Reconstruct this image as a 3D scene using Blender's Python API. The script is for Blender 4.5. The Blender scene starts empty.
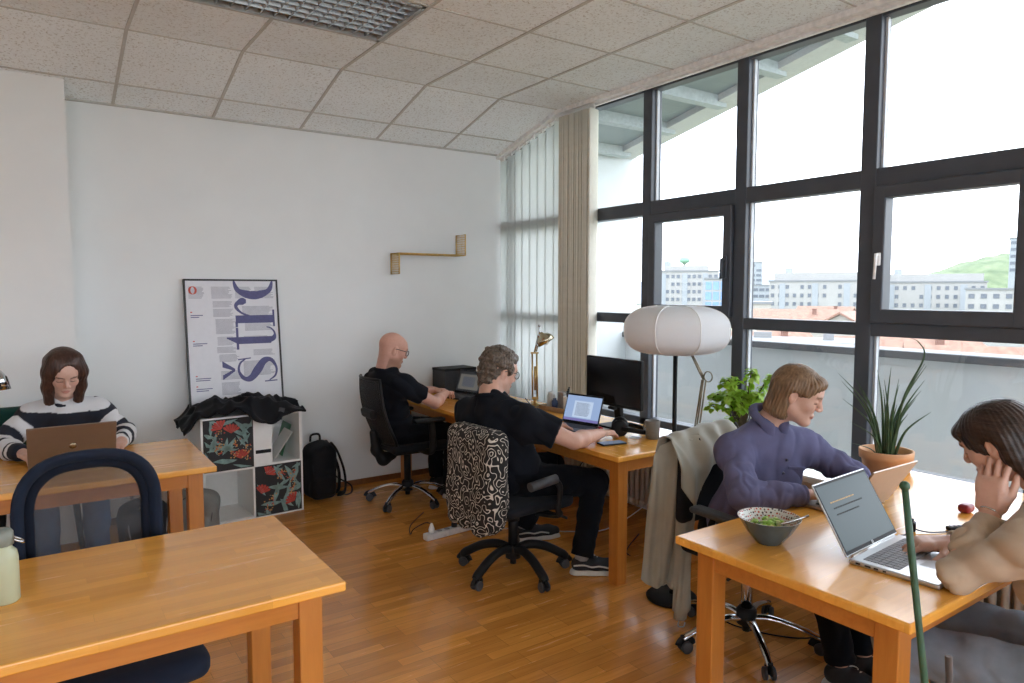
import bpy, bmesh, math, random
import numpy as np
from mathutils import Vector, Matrix, Euler
random.seed(7)
PI = math.pi
SC = bpy.context.scene
COL = SC.collection
T = 0.72            # table height

# ------------------------------------------------------------------ materials
MATS = {}
def new_mat(name):
    m = bpy.data.materials.new(name); m.use_nodes = True
    nt = m.node_tree
    return m, nt, nt.nodes['Principled BSDF'], nt.nodes['Material Output']
def rgb(h):                       # sRGB hex -> linear
    v = [int(h[i:i+2], 16)/255 for i in (0, 2, 4)]
    return tuple((c/12.92 if c <= .04045 else ((c+.055)/1.055)**2.4) for c in v)
def N(nt, t, **kw):
    n = nt.nodes.new(t)
    for k, v in kw.items():
        if k == 'inp':
            for kk, vv in v.items(): n.inputs[kk].default_value = vv
        else: setattr(n, k, v)
    return n
def L(nt, a, b): nt.links.new(a, b)
def mixc(nt, f, a, b, blend='MIX'):
    n = nt.nodes.new('ShaderNodeMix'); n.data_type = 'RGBA'; n.blend_type = blend
    for i, s in ((0, f), (6, a), (7, b)):
        if hasattr(s, 'links'): L(nt, s, n.inputs[i])
        elif i == 0: n.inputs[0].default_value = s
        else: n.inputs[i].default_value = (*s[:3], 1)
    return n.outputs[2]
def ramp(nt, fac, stops):
    n = nt.nodes.new('ShaderNodeValToRGB'); L(nt, fac, n.inputs[0])
    e = n.color_ramp.elements
    while len(e) > 1: e.remove(e[-1])
    e[0].position = stops[0][0]; e[0].color = (*stops[0][1][:3], 1)
    for p, c in stops[1:]:
        x = e.new(p); x.color = (*c[:3], 1)
    return n.outputs[0]
def coords(nt, scale=(1, 1, 1), rot=(0, 0, 0), loc=(0, 0, 0), kind='Object'):
    tc = nt.nodes.new('ShaderNodeTexCoord'); mp = nt.nodes.new('ShaderNodeMapping')
    mp.inputs['Scale'].default_value = scale; mp.inputs['Rotation'].default_value = rot; mp.inputs['Location'].default_value = loc
    L(nt, tc.outputs[kind], mp.inputs[0]); return mp.outputs[0]
def wcoords(nt, scale=(1, 1, 1)):
    g = nt.nodes.new('ShaderNodeNewGeometry'); mp = nt.nodes.new('ShaderNodeMapping')
    mp.inputs['Scale'].default_value = scale
    L(nt, g.outputs['Position'], mp.inputs[0]); return mp.outputs[0]
def bump(nt, b, height, strength=.2, dist=.01):
    n = nt.nodes.new('ShaderNodeBump'); n.inputs['Strength'].default_value = strength; n.inputs['Distance'].default_value = dist
    L(nt, height, n.inputs['Height']); L(nt, n.outputs[0], b.inputs['Normal'])
def mat(name, col, rough=.5, metal=0, var=.12, scale=30, bmp=0, spec=.5, coat=0, stretch=(1, 1, 1), trans=0, sheen=0):
    """plain procedural material: colour with noise variation and a little bump"""
    if name in MATS: return MATS[name]
    m, nt, b, o = new_mat(name)
    if isinstance(col, str): col = rgb(col)
    c = coords(nt, stretch)
    n = N(nt, 'ShaderNodeTexNoise', inp={'Scale': scale, 'Detail': 4})
    L(nt, c, n.inputs['Vector'])
    lo = tuple(max(0, x*(1-var)) for x in col); hi = tuple(min(1, x*(1+var)) for x in col)
    L(nt, ramp(nt, n.outputs['Fac'], [(.3, lo), (.7, hi)]), b.inputs['Base Color'])
    b.inputs['Roughness'].default_value = rough; b.inputs['Metallic'].default_value = metal
    b.inputs['Specular IOR Level'].default_value = spec
    b.inputs['Coat Weight'].default_value = coat; b.inputs['Coat Roughness'].default_value = .12
    if trans: b.inputs['Transmission Weight'].default_value = trans
    if sheen: b.inputs['Sheen Weight'].default_value = sheen
    if bmp: bump(nt, b, n.outputs['Fac'], bmp, .005)
    MATS[name] = m; return m

def wood_mat(name, base, dark, axis='x', rough=.3, coat=.3, stave=.055, length=.5, seed=0., planks=True, gap=.35, lo=(.68, .64, .60)):
    """jointed staves running along one axis, with stretched grain, in world space"""
    m, nt, b, o = new_mat(name)
    g = nt.nodes.new('ShaderNodeNewGeometry')
    mp = nt.nodes.new('ShaderNodeMapping'); L(nt, g.outputs['Position'], mp.inputs[0])
    if axis == 'y': mp.inputs['Rotation'].default_value = (0, 0, PI/2)
    if axis == 'z': mp.inputs['Rotation'].default_value = (0, PI/2, 0)
    mp.inputs['Location'].default_value = (seed, seed*1.7, seed*.6)
    v = mp.outputs[0]
    st = N(nt, 'ShaderNodeMapping'); st.inputs['Scale'].default_value = (2.2, 26, 26); L(nt, v, st.inputs[0])
    gr = N(nt, 'ShaderNodeTexNoise', inp={'Scale': 1.6, 'Detail': 6, 'Roughness': .6, 'Distortion': .4}); L(nt, st.outputs[0], gr.inputs['Vector'])
    colg = ramp(nt, gr.outputs['Fac'], [(.12, dark), (.60, base), (.9, tuple(min(1, x*1.12) for x in base))])
    if planks:
        br = N(nt, 'ShaderNodeTexBrick', inp={'Color1': (*lo, 1), 'Color2': (1, 1, 1, 1), 'Mortar': (gap, gap, gap, 1), 'Scale': 1, 'Mortar Size': .0012 if stave > .05 else .0006,
              'Mortar Smooth': .2, 'Bias': 0, 'Brick Width': length, 'Row Height': stave}, offset=.37, offset_frequency=3)
        L(nt, v, br.inputs['Vector'])
        col = mixc(nt, 1., colg, br.outputs['Color'], 'MULTIPLY')
        big = N(nt, 'ShaderNodeTexNoise', inp={'Scale': 1.3, 'Detail': 2}); L(nt, v, big.inputs['Vector'])
        col = mixc(nt, .5, col, ramp(nt, big.outputs['Fac'], [(.35, (.72, .7, .66)), (.65, (1, 1, 1))]), 'MULTIPLY')
    else: col = colg
    L(nt, col, b.inputs['Base Color'])
    rn = ramp(nt, gr.outputs['Fac'], [(.2, (rough*.8,)*3), (.8, (rough*1.25,)*3)])
    L(nt, rn, b.inputs['Roughness'])
    b.inputs['Coat Weight'].default_value = coat; b.inputs['Coat Roughness'].default_value = .1
    bump(nt, b, gr.outputs['Fac'], .03, .0006)
    MATS[name] = m; return m

# ------------------------------------------------------------------ mesh builder
class MB:
    def __init__(s): s.bm = bmesh.new(); s.smooth_faces = set()
    def _xf(s, vs, M):
        if M is not None: bmesh.ops.transform(s.bm, matrix=M, verts=vs)
    def box(s, c, d, bev=0, M=None, seg=2, rot=None):
        mm = Matrix.Translation(c)
        if rot is not None: mm = mm @ Euler(rot).to_matrix().to_4x4()
        mm = mm @ Matrix.Diagonal((*d, 1))
        r = bmesh.ops.create_cube(s.bm, size=1, matrix=mm)
        vs = r['verts']
        if bev:
            es = list({e for v in vs for e in v.link_edges})
            q = bmesh.ops.bevel(s.bm, geom=es, offset=min(bev, min(d)*.49), segments=seg, profile=.5, affect='EDGES')
            vs = list({v for v in q['verts']} | {v for v in vs if v.is_valid})
        s._xf(vs, M); return s
    def box2(s, a, b, bev=0, M=None, seg=2):
        a = Vector(a); b = Vector(b)
        return s.box((a+b)/2, [abs(x) for x in (b-a)], bev, M, seg)
    def rod(s, a, b, r, r2=None, n=12, cap=True, M=None):
        a = Vector(a); b = Vector(b); r2 = r if r2 is None else r2
        return s.tube([a, b], [r, r2], n, cap, M)
    def tube(s, pts, r, n=10, cap=True, M=None, closed=False, flat=None):
        pts = [Vector(p) for p in pts]
        if not hasattr(r, '__len__'): r = [r]*len(pts)
        rings = []; up = None
        for i, p in enumerate(pts):
            if closed: t = pts[(i+1) % len(pts)]-pts[i-1]
            else: t = (pts[min(i+1, len(pts)-1)]-pts[max(i-1, 0)])
            t.normalize()
            if up is None:
                up = Vector((0, 0, 1)) if abs(t.z) < .9 else Vector((1, 0, 0))
            x = t.cross(up)
            if x.length < 1e-5: x = t.orthogonal()
            x.normalize(); y = x.cross(t).normalized(); up = y
            fy = 1 if flat is None else flat
            rings.append([s.bm.verts.new(p + r[i]*(math.cos(a)*x + fy*math.sin(a)*y)) for a in (2*PI*k/n for k in range(n))])
        m = len(rings)
        for i in range(m if closed else m-1):
            A = rings[i]; B = rings[(i+1) % m]
            for k in range(n): s.bm.faces.new((A[k], A[(k+1) % n], B[(k+1) % n], B[k])).smooth = True
        if cap and not closed:
            s.bm.faces.new(rings[0][::-1]); s.bm.faces.new(rings[-1])
        s._xf([v for q in rings for v in q], M); return s
    def lathe(s, prof, c=(0, 0, 0), n=32, M=None, cap=True, sx=1, sy=1):
        rings = []
        for (r, z) in prof:
            rings.append([s.bm.verts.new((c[0]+r*sx*math.cos(2*PI*k/n), c[1]+r*sy*math.sin(2*PI*k/n), c[2]+z)) for k in range(n)])
        for A, B in zip(rings[:-1], rings[1:]):
            for k in range(n): s.bm.faces.new((A[k], A[(k+1) % n], B[(k+1) % n], B[k])).smooth = True
        if cap:
            s.bm.faces.new(rings[0][::-1]); s.bm.faces.new(rings[-1])
        s._xf([v for q in rings for v in q], M); return s
    def prism(s, poly, z0, z1, M=None):
        """polygon in xy extruded in z"""
        a = [s.bm.verts.new((p[0], p[1], z0)) for p in poly]; b = [s.bm.verts.new((p[0], p[1], z1)) for p in poly]
        n = len(poly)
        s.bm.faces.new(a[::-1]); s.bm.faces.new(b)
        for i in range(n): s.bm.faces.new((a[i], a[(i+1) % n], b[(i+1) % n], b[i]))
        s._xf(a+b, M); return s
    def sheet(s, fn, nu, nv, th, smooth=True, M=None):
        """thick sheet: fn(u,v)->point, u,v in 0..1; thickness along the numerical normal"""
        P = [[Vector(fn(i/nu, j/nv)) for j in range(nv+1)] for i in range(nu+1)]
        A = []; B = []
        for i in range(nu+1):
            ra = []; rb = []
            for j in range(nv+1):
                du = P[min(i+1, nu)][j]-P[max(i-1, 0)][j]; dv = P[i][min(j+1, nv)]-P[i][max(j-1, 0)]
                n = du.cross(dv)
                if n.length > 1e-9: n.normalize()
                ra.append(s.bm.verts.new(P[i][j]+n*th/2)); rb.append(s.bm.verts.new(P[i][j]-n*th/2))
            A.append(ra); B.append(rb)
        for i in range(nu):
            for j in range(nv):
                s.bm.faces.new((A[i][j], A[i+1][j], A[i+1][j+1], A[i][j+1])).smooth = smooth
                s.bm.faces.new((B[i][j], B[i][j+1], B[i+1][j+1], B[i+1][j])).smooth = smooth
        for i in range(nu):
            s.bm.faces.new((A[i][0], B[i][0], B[i+1][0], A[i+1][0])); s.bm.faces.new((A[i][nv], A[i+1][nv], B[i+1][nv], B[i][nv]))
        for j in range(nv):
            s.bm.faces.new((A[0][j], A[0][j+1], B[0][j+1], B[0][j])); s.bm.faces.new((A[nu][j], B[nu][j], B[nu][j+1], A[nu][j+1]))
        s._xf([v for q in A+B for v in q], M); return s
    def ball(s, c, r, M=None, seg=16, rot=None):
        r = (r, r, r) if not hasattr(r, '__len__') else r
        mm = Matrix.Translation(c)
        if rot is not None: mm = mm @ Euler(rot).to_matrix().to_4x4()
        q = bmesh.ops.create_uvsphere(s.bm, u_segments=seg, v_segments=max(6, seg*2//3), radius=1, matrix=mm @ Matrix.Diagonal((*r, 1)))
        for v in q['verts']:
            for f in v.link_faces: f.smooth = True
        s._xf(q['verts'], M); return s
    def build(s, name, m, parent=None, smooth=None, loc=None):
        bmesh.ops.recalc_face_normals(s.bm, faces=s.bm.faces)
        me = bpy.data.meshes.new(name); s.bm.to_mesh(me); s.bm.free()
        if smooth is not None:
            for p in me.polygons: p.use_smooth = smooth
        if m is not None: me.materials.append(m)
        o = bpy.data.objects.new(name, me); COL.objects.link(o)
        if parent is not None: o.parent = parent
        if loc is not None: o.location = loc
        return o
def root(name, label, cat, loc=(0, 0, 0), rz=0, group=None):
    o = bpy.data.objects.new(name, None); COL.objects.link(o); o.empty_display_size = .1
    o.location = loc; o.rotation_euler = (0, 0, rz); return tag(o, label, cat, group)
def tag(o, label, cat, group=None):
    o['label'] = label; o['category'] = cat
    if group: o['group'] = group
    return o
def struct(o): o['kind'] = 'structure'; return o
def copy_tree(o, parent=None):
    c = o.copy(); COL.objects.link(c)
    if parent is not None: c.parent = parent
    for ch in list(o.children): copy_tree(ch, c)
    return c
def Rz(a): return Matrix.Rotation(a, 4, 'Z')
def Tr(*v): return Matrix.Translation(v)
def arc(c, r, a0, a1, n, plane='xz'):
    out = []
    for i in range(n+1):
        a = a0+(a1-a0)*i/n
        x, y = r*math.cos(a), r*math.sin(a)
        out.append({'xz': (c[0]+x, c[1], c[2]+y), 'xy': (c[0]+x, c[1]+y, c[2]), 'yz': (c[0], c[1]+x, c[2]+y)}[plane])
    return out
def bez(p0, p1, p2, p3, n=12):
    p0, p1, p2, p3 = map(Vector, (p0, p1, p2, p3)); out = []
    for i in range(n+1):
        t = i/n; out.append(p0*(1-t)**3+3*p1*t*(1-t)**2+3*p2*t*t*(1-t)+p3*t**3)
    return out
def smoothpath(pts, n=6):
    """Catmull-Rom through points"""
    pts = [Vector(p) for p in pts]; out = []
    for i in range(len(pts)-1):
        a = pts[max(i-1, 0)]; b = pts[i]; c = pts[i+1]; d = pts[min(i+2, len(pts)-1)]
        for k in range(n):
            t = k/n
            out.append(.5*((2*b)+(c-a)*t+(2*a-5*b+4*c-d)*t*t+(3*b-a-3*c+d)*t**3))
    out.append(pts[-1]); return out

# ------------------------------------------------------------------ camera, view, world
cam = bpy.data.cameras.new('camera'); camo = bpy.data.objects.new('camera', cam); COL.objects.link(camo)
cam.sensor_width = 36; cam.lens = 36*700/1024; cam.clip_start = .05; cam.clip_end = 3000
camo.location = (0, 0, 1.58)
camo.rotation_euler = (PI/2-math.atan(50.5/700), 0, -math.radians(34.5))
SC.camera = camo
vs = SC.view_settings; vs.view_transform = 'Standard'; vs.look = 'None'; vs.gamma = 1; vs.use_curve_mapping = False
vs.exposure = 1.2
W = bpy.data.worlds.new('overcast_sky'); SC.world = W; W.use_nodes = True
nt = W.node_tree; bg = nt.nodes['Background']
tc = N(nt, 'ShaderNodeTexCoord'); mp = N(nt, 'ShaderNodeMapping'); mp.inputs['Scale'].default_value = (1, 1, 3.5); L(nt, tc.outputs['Generated'], mp.inputs[0])
nz = N(nt, 'ShaderNodeTexNoise', inp={'Scale': 2.2, 'Detail': 6, 'Roughness': .55}); L(nt, mp.outputs[0], nz.inputs['Vector'])
L(nt, ramp(nt, nz.outputs['Fac'], [(.36, (.79, .89, 1.05)), (.55, (.92, .97, 1.03))]), bg.inputs[0])
SKY = 2.6
bg.inputs[1].default_value = SKY
cy = SC.cycles
cy.max_bounces = 12; cy.diffuse_bounces = 6; cy.glossy_bounces = 5; cy.transparent_max_bounces = 24; cy.transmission_bounces = 8
cy.sample_clamp_indirect = 6; cy.caustics_reflective = False; cy.caustics_refractive = False
cy.use_denoising = True

# ------------------------------------------------------------------ room shell
WX = 3.64; BY = 5.36; Y0 = -3.2; X0 = -3.6; ZC = 3.02; YK = 4.48; ZB = 2.797
def ceil_z(y): return ZC if y < YK else ZC-(y-YK)*(ZC-ZB)/(BY-YK)

m_wall = mat('wall_paint', (.78, .80, .80), .7, var=.02, scale=3, bmp=.03)
m_white = mat('white_lacquer', (.82, .82, .80), .35, var=.02)
m_floor = wood_mat('oak_parquet', (.86, .385, .08), (.64, .255, .047), 'x', .24, .3, .058, .34, gap=.5)
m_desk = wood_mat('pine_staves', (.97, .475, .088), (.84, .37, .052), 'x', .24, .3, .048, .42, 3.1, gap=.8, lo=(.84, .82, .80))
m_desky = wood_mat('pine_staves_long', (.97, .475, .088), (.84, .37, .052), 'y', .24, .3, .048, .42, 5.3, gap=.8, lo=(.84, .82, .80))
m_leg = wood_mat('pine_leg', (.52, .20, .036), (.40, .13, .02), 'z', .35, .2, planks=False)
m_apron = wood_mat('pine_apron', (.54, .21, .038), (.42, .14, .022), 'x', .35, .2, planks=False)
m_frame = mat('dark_window_frame', (.058, .066, .082), .42, var=.1, scale=8)
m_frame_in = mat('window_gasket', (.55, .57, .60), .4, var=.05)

# glass
def glass_mat(name, tint=(.975, .98, .98), rough=0):
    m, nt, b, o = new_mat(name); nt.nodes.remove(b)
    t = N(nt, 'ShaderNodeBsdfTransparent'); t.inputs[0].default_value = (*tint, 1)
    g = N(nt, 'ShaderNodeBsdfGlossy', inp={'Roughness': rough}); g.inputs[0].default_value = (1, 1, 1, 1)
    lw = N(nt, 'ShaderNodeLayerWeight', inp={'Blend': .5}); x = N(nt, 'ShaderNodeMixShader')
    p5 = N(nt, 'ShaderNodeMath', operation='POWER'); p5.inputs[1].default_value = 5; L(nt, lw.outputs['Facing'], p5.inputs[0])
    f = N(nt, 'ShaderNodeMath', operation='MULTIPLY_ADD'); f.inputs[1].default_value = .9; f.inputs[2].default_value = .035; L(nt, p5.outputs[0], f.inputs[0])
    L(nt, f.outputs[0], x.inputs[0]); L(nt, t.outputs[0], x.inputs[1]); L(nt, g.outputs[0], x.inputs[2]); L(nt, x.outputs[0], o.inputs[0])
    MATS[name] = m; return m
m_glass = glass_mat('window_glass')

# ceiling material: mineral fibre tiles
m, nt, b, o = new_mat('mineral_fibre_tile'); m_tile = m
v = wcoords(nt)
n1 = N(nt, 'ShaderNodeTexNoise', inp={'Scale': 70, 'Detail': 3, 'Roughness': .7}); L(nt, v, n1.inputs['Vector'])
n2 = N(nt, 'ShaderNodeTexNoise', inp={'Scale': 2.5, 'Detail': 2}); L(nt, v, n2.inputs['Vector'])
c1 = ramp(nt, n1.outputs['Fac'], [(.34, (.56, .555, .53)), (.45, (.87, .92, .94)), (.75, (.90, .95, .97))])
L(nt, mixc(nt, .35, c1, ramp(nt, n2.outputs['Fac'], [(.3, (.86, .85, .82)), (.7, (1, 1, 1))]), 'MULTIPLY'), b.inputs['Base Color'])
b.inputs['Roughness'].default_value = .9; bump(nt, b, n1.outputs['Fac'], .5, .004)
m_tbar = mat('ceiling_grid_bar', (.50, .49, .46), .5, var=.05)

mb = MB(); mb.box2((X0, Y0, -.12), (WX+.1, BY+.2, 0)); struct(mb.build('floor', m_floor))
# ceiling (solid slab following the slope)
mb = MB(); Mz = Matrix(((0, 0, 1, 0), (1, 0, 0, 0), (0, 1, 0, 0), (0, 0, 0, 1)))   # local (y,z,x) -> world
HX0, HX1, HY0, HY1 = .515, 1.720, 3.265, 3.859            # opening for the recessed light
mb.prism([(YK, ZC), (BY+.15, ceil_z(BY+.15)), (BY+.15, ceil_z(BY+.15)+.3), (YK, ZC+.3)], X0, WX+.12, Mz)
mb.box2((X0, Y0, ZC), (HX0, YK, ZC+.3)); mb.box2((HX1, Y0, ZC), (WX+.12, YK, ZC+.3))
mb.box2((HX0, Y0, ZC), (HX1, HY0, ZC+.3)); mb.box2((HX0, HY1, ZC), (HX1, YK, ZC+.3)); mb.box2((HX0, HY0, ZC+.12), (HX1, HY1, ZC+.3))
ceiling = struct(mb.build('ceiling', m_tile))
# grid bars
gx = [1.115+.617*k for k in range(-8, 5)]; gy = [YK-.613*k for k in range(0, 13)]
mb = MB()
def bar_along_y(x, ya, yb, w=.009, h=.006):
    if ya < YK and HX0 < x < HX1: mb.box2((x-w, ya, ZC-h), (x+w, HY0, ZC+.02)); mb.box2((x-w, HY1, ZC-h), (x+w, min(yb, YK), ZC+.02))
    elif ya < YK: mb.box2((x-w, ya, ZC-h), (x+w, min(yb, YK), ZC+.02))
    if yb > YK:
        mb.prism([(YK, ZC-h), (yb, ceil_z(yb)-h), (yb, ceil_z(yb)+.02), (YK, ZC+.02)], x-w, x+w, Mz)
for x in gx: bar_along_y(x, Y0, BY)
mb.build('trim_1', m_tbar); struct(bpy.data.objects['trim_1'])
mb = MB()
for y in gy: mb.box2((X0, y-.006, ZC-.004), (WX, y+.006, ZC+.02))
ys = YK+.613*.966; mb.prism([(ys-.006, ceil_z(ys)-.004), (ys+.006, ceil_z(ys+.006)-.004), (ys+.006, ceil_z(ys)+.02), (ys-.006, ceil_z(ys)+.02)], X0, WX, Mz)
mb.prism([(BY-.022, ceil_z(BY)-.004), (BY, ceil_z(BY)-.006), (BY, ceil_z(BY)+.02), (BY-.022, ceil_z(BY)+.02)], X0, WX, Mz)
struct(mb.build('trim_2', m_tbar))
# walls
mb = MB(); mb.box2((X0-.2, BY, 0), (WX+.15, BY+.2, 3.0)); struct(mb.build('wall_back', m_wall))
mb = MB(); mb.box2((X0, 5.11, 0), (.222, BY, ceil_z(5.11)+.03)); struct(mb.build('wall_pier', m_wall))
mb = MB(); mb.box2((X0-.2, Y0, 0), (X0, BY, ZC+.2)); struct(mb.build('wall_left', m_wall))
mb = MB()                                               # unseen wall behind the viewpoint, window opening added to let in more daylight
mb.box2((X0, Y0-.2, 0), (WX, Y0, .6)); mb.box2((X0, Y0-.2, 2.8), (WX, Y0, ZC+.2)); mb.box2((X0, Y0-.2, .6), (-3.2, Y0, 2.8)); mb.box2((3.2, Y0-.2, .6), (WX, Y0, 2.8))
struct(mb.build('wall_front', m_wall))
mb = MB()
mb.box2((-3.2, Y0-.1, .6), (3.2, Y0-.04, .66)); mb.box2((-3.2, Y0-.1, 2.74), (3.2, Y0-.04, 2.8))
for k in range(6): x = -3.2+6.34*k/5; mb.box2((x, Y0-.1, .6), (x+.06, Y0-.04, 2.8))
wf = struct(mb.build('added_daylight_window', m_frame))
mb = MB(); mb.box2((-3.2, Y0-.075, .63), (3.2, Y0-.065, 2.77)); mb.build('pane', m_glass, wf)
mb = MB(); mb.box2((WX-.02, Y0, 0), (WX+.12, BY, .58)); struct(mb.build('wall_right', m_wall))
m_base = mat('brown_baseboard', (.22, .09, .03), .4, var=.15)
mb = MB(); mb.box2((.222, BY-.015, 0), (WX-.02, BY, .045), .004); struct(mb.build('baseboard_back', m_base))
mb = MB(); mb.box2((WX-.36, Y0, .585), (WX-.03, BY-.002, .622), .006)
struct(mb.build('trim_3', mat('white_windowsill', (.86, .86, .84), .22, var=.02, coat=.3)))

# window wall: mullions at fixed pitch
MY = [5.17-.795*k for k in range(0, 11)]   # centres 5.17, 4.375, 3.58, 2.785, 1.99, 1.195 ...
ZU0, ZU1, ZL0, ZL1 = 2.115, 2.21, 1.345, 1.415
mb = MB()
for y in MY:
    if y < Y0: continue
    mb.box2((WX-.03, y-.042, .60), (WX+.07, y+.042, min(ceil_z(y+.05), ZC)), .006)
mb.box2((WX-.03, Y0, .622), (WX+.07, BY, .672), .006)
mb.box2((WX-.025, Y0, ZU0), (WX+.06, BY, ZU1), .005); mb.box2((WX-.025, Y0, ZL0), (WX+.06, BY, ZL1), .005)
mb.box2((WX-.025, Y0, ZC-.05), (WX+.06, YK, ZC+.0), .004)
mb.prism([(YK, ZC-.05), (BY, ZB-.05), (BY, ZB), (YK, ZC)], WX-.025, WX+.06, Mz)
win = struct(mb.build('window_1', m_frame))
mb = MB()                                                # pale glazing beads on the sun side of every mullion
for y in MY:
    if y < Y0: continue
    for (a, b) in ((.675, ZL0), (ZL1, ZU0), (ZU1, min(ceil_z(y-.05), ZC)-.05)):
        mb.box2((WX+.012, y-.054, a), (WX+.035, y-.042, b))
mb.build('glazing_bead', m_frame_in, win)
yy = [BY]+MY+[Y0]
for i in range(len(yy)-1):
    b_, a_ = yy[i], yy[i+1]
    if b_-a_ < .1 or a_ < Y0-.5: continue
    for (z0, z1) in ((.672, ZL0), (ZL1, ZU0), (ZU1, None)):
        top = [ceil_z(b_)-.04, ceil_z(a_)-.04] if z1 is None else [z1, z1]
        q = MB(); q.prism([(a_+.04, z0), (b_-.04, z0), (b_-.04, top[0]), (a_+.04, top[1])], WX+.018, WX+.024, Mz)
        q.build('pane', m_glass, win)
def sash(yc):
    """opening casement in the middle row between two mullions"""
    a, b = yc-.352, yc+.352; w = .062
    mb = MB()
    mb.box2((WX-.055, a, ZL1), (WX+.03, a+w, ZU0), .008); mb.box2((WX-.055, b-w, ZL1), (WX+.03, b, ZU0), .008)
    mb.box2((WX-.054, a, ZL1), (WX+.03, b, ZL1+w+.01), .008); mb.box2((WX-.054, a, ZU0-w), (WX+.03, b, ZU0), .008)
    s_ = mb.build('sash', m_frame, win)
    return s_
s1 = sash(3.58-.3975); s2 = sash(1.99-.3975)
mb = MB(); mb.box2((WX-.066, 2.853, 1.66), (WX-.05, 2.883, 1.80), .004); mb.rod((WX-.06, 2.868, 1.775), (WX-.09, 2.868, 1.775), .009)
mb.rod((WX-.09, 2.868, 1.78), (WX-.09, 2.872, 1.655), .010, .008); mb.build('sash_handle', m_frame, s1)
mb = MB(); mb.box2((WX-.064, 1.895, 1.71), (WX-.05, 1.915, 1.775), .004); mb.rod((WX-.06, 1.905, 1.765), (WX-.085, 1.905, 1.765), .007)
mb.rod((WX-.085, 1.905, 1.77), (WX-.085, 1.91, 1.64), .008, .007); mb.build('sash_handle', mat('white_handle', (.85, .85, .85), .3), s2)
mb = MB()                                                # blind rail / cornice under the ceiling along the window
m_rail = mat('blind_rail', (.80, .79, .77), .4)
mb.box2((WX-.13, Y0, ZC-.035), (WX-.03, YK, ZC), .004); mb.prism([(YK, ZC-.035), (BY, ZB-.035), (BY, ZB), (YK, ZC)], WX-.13, WX-.03, Mz)
mb.box2((WX-.085, Y0, ZC-.05), (WX-.06, YK, ZC-.03)); mb.prism([(YK, ZC-.05), (BY, ZB-.05), (BY, ZB-.03), (YK, ZC-.03)], WX-.085, WX-.06, Mz)
struct(mb.build('trim_4', m_rail))

# ceiling louvre light, two tiles long
lt = root('ceiling_light', 'recessed fluorescent light with a silver parabolic louvre in the tiled ceiling', 'ceiling light', (1.1175, 3.562, ZC))
mb = MB(); hx, hy = .600, .295
for (a, b) in (((-hx, -hy), (hx, -hy+.02)), ((-hx, hy-.02), (hx, hy)), ((-hx, -hy), (-hx+.02, hy)), ((hx-.02, -hy), (hx, hy))):
    mb.box2((*a, -.008), (*b, .06))
mb.build('frame', mat('lamp_frame', (.42, .42, .41), .4, .3), lt)
m_louv = mat('parabolic_louvre', (.36, .37, .38), .3, .85, var=.04)
mb = MB()
def fin(a, b, w0=.003, w1=.016, z0=.0, z1=.045):
    a = Vector((*a, 0)); b = Vector((*b, 0)); t = (b-a).normalized(); n = Vector((-t.y, t.x, 0))
    P = [(a+n*w0, z0), (a-n*w0, z0), (a-n*w1, z1), (a+n*w1, z1)]; Q = [(b+n*w0, z0), (b-n*w0, z0), (b-n*w1, z1), (b+n*w1, z1)]
    A = [mb.bm.verts.new((p.x, p.y, z)) for p, z in P]; B = [mb.bm.verts.new((p.x, p.y, z)) for p, z in Q]
    mb.bm.faces.new(A); mb.bm.faces.new(B[::-1])
    for i in range(4): mb.bm.faces.new((A[i], B[i], B[(i+1) % 4], A[(i+1) % 4]))
for k in range(1, 16): x = -hx+.02+(2*hx-.04)*k/16; fin((x, -hy+.02), (x, hy-.02))
for k in range(1, 8): y = -hy+.02+(2*hy-.04)*k/8; fin((-hx+.02, y), (hx-.02, y))
mb.build('louvre', m_louv, lt)
mb = MB(); mb.box2((-hx+.005, -hy+.005, .06), (hx-.005, hy-.005, .07)); mb.build('reflector_tray', mat('dark_tray', (.12, .12, .12), .5), lt)
# ------------------------------------------------------------------ outside
m_conc = mat('terrace_parapet_plaster', (.56, .585, .59), .8, var=.05, scale=2)
m_cap = mat('parapet_metal_cap', (.10, .105, .115), .5, var=.05, scale=4)
m_slab = mat('terrace_paving', (.46, .44, .40), .8, var=.12, scale=3)
mb = MB(); mb.box2((WX+.13, -8, -.3), (5.5, 9, -.02)); struct(mb.build('terrace_floor', m_slab))
mb = MB(); mb.box2((-9, -12, -.3), (WX+.13, Y0-.2, -.02)); struct(mb.build('terrace_floor', mat('added_bounce_slab', (.6, .59, .57), .8, var=.05)))  # unseen pale slab, added to bounce daylight up to the ceiling
mb = MB(); mb.box2((5.45, -8, -.3), (5.65, 9, 1.07)); pw = struct(mb.build('terrace_parapet', m_conc))
mb = MB(); mb.box2((5.40, -8, 1.07), (5.70, 9, 1.13), .01); mb.build('metal_cap', m_cap, pw)
m_ext = mat('exterior_render', (.60, .63, .64), .8, var=.05, scale=2)
mb = MB(); mb.box2((WX+.13, 5.7, -.3), (5.62, 5.95, 3.05)); struct(mb.build('wing_wall', m_ext))
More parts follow.
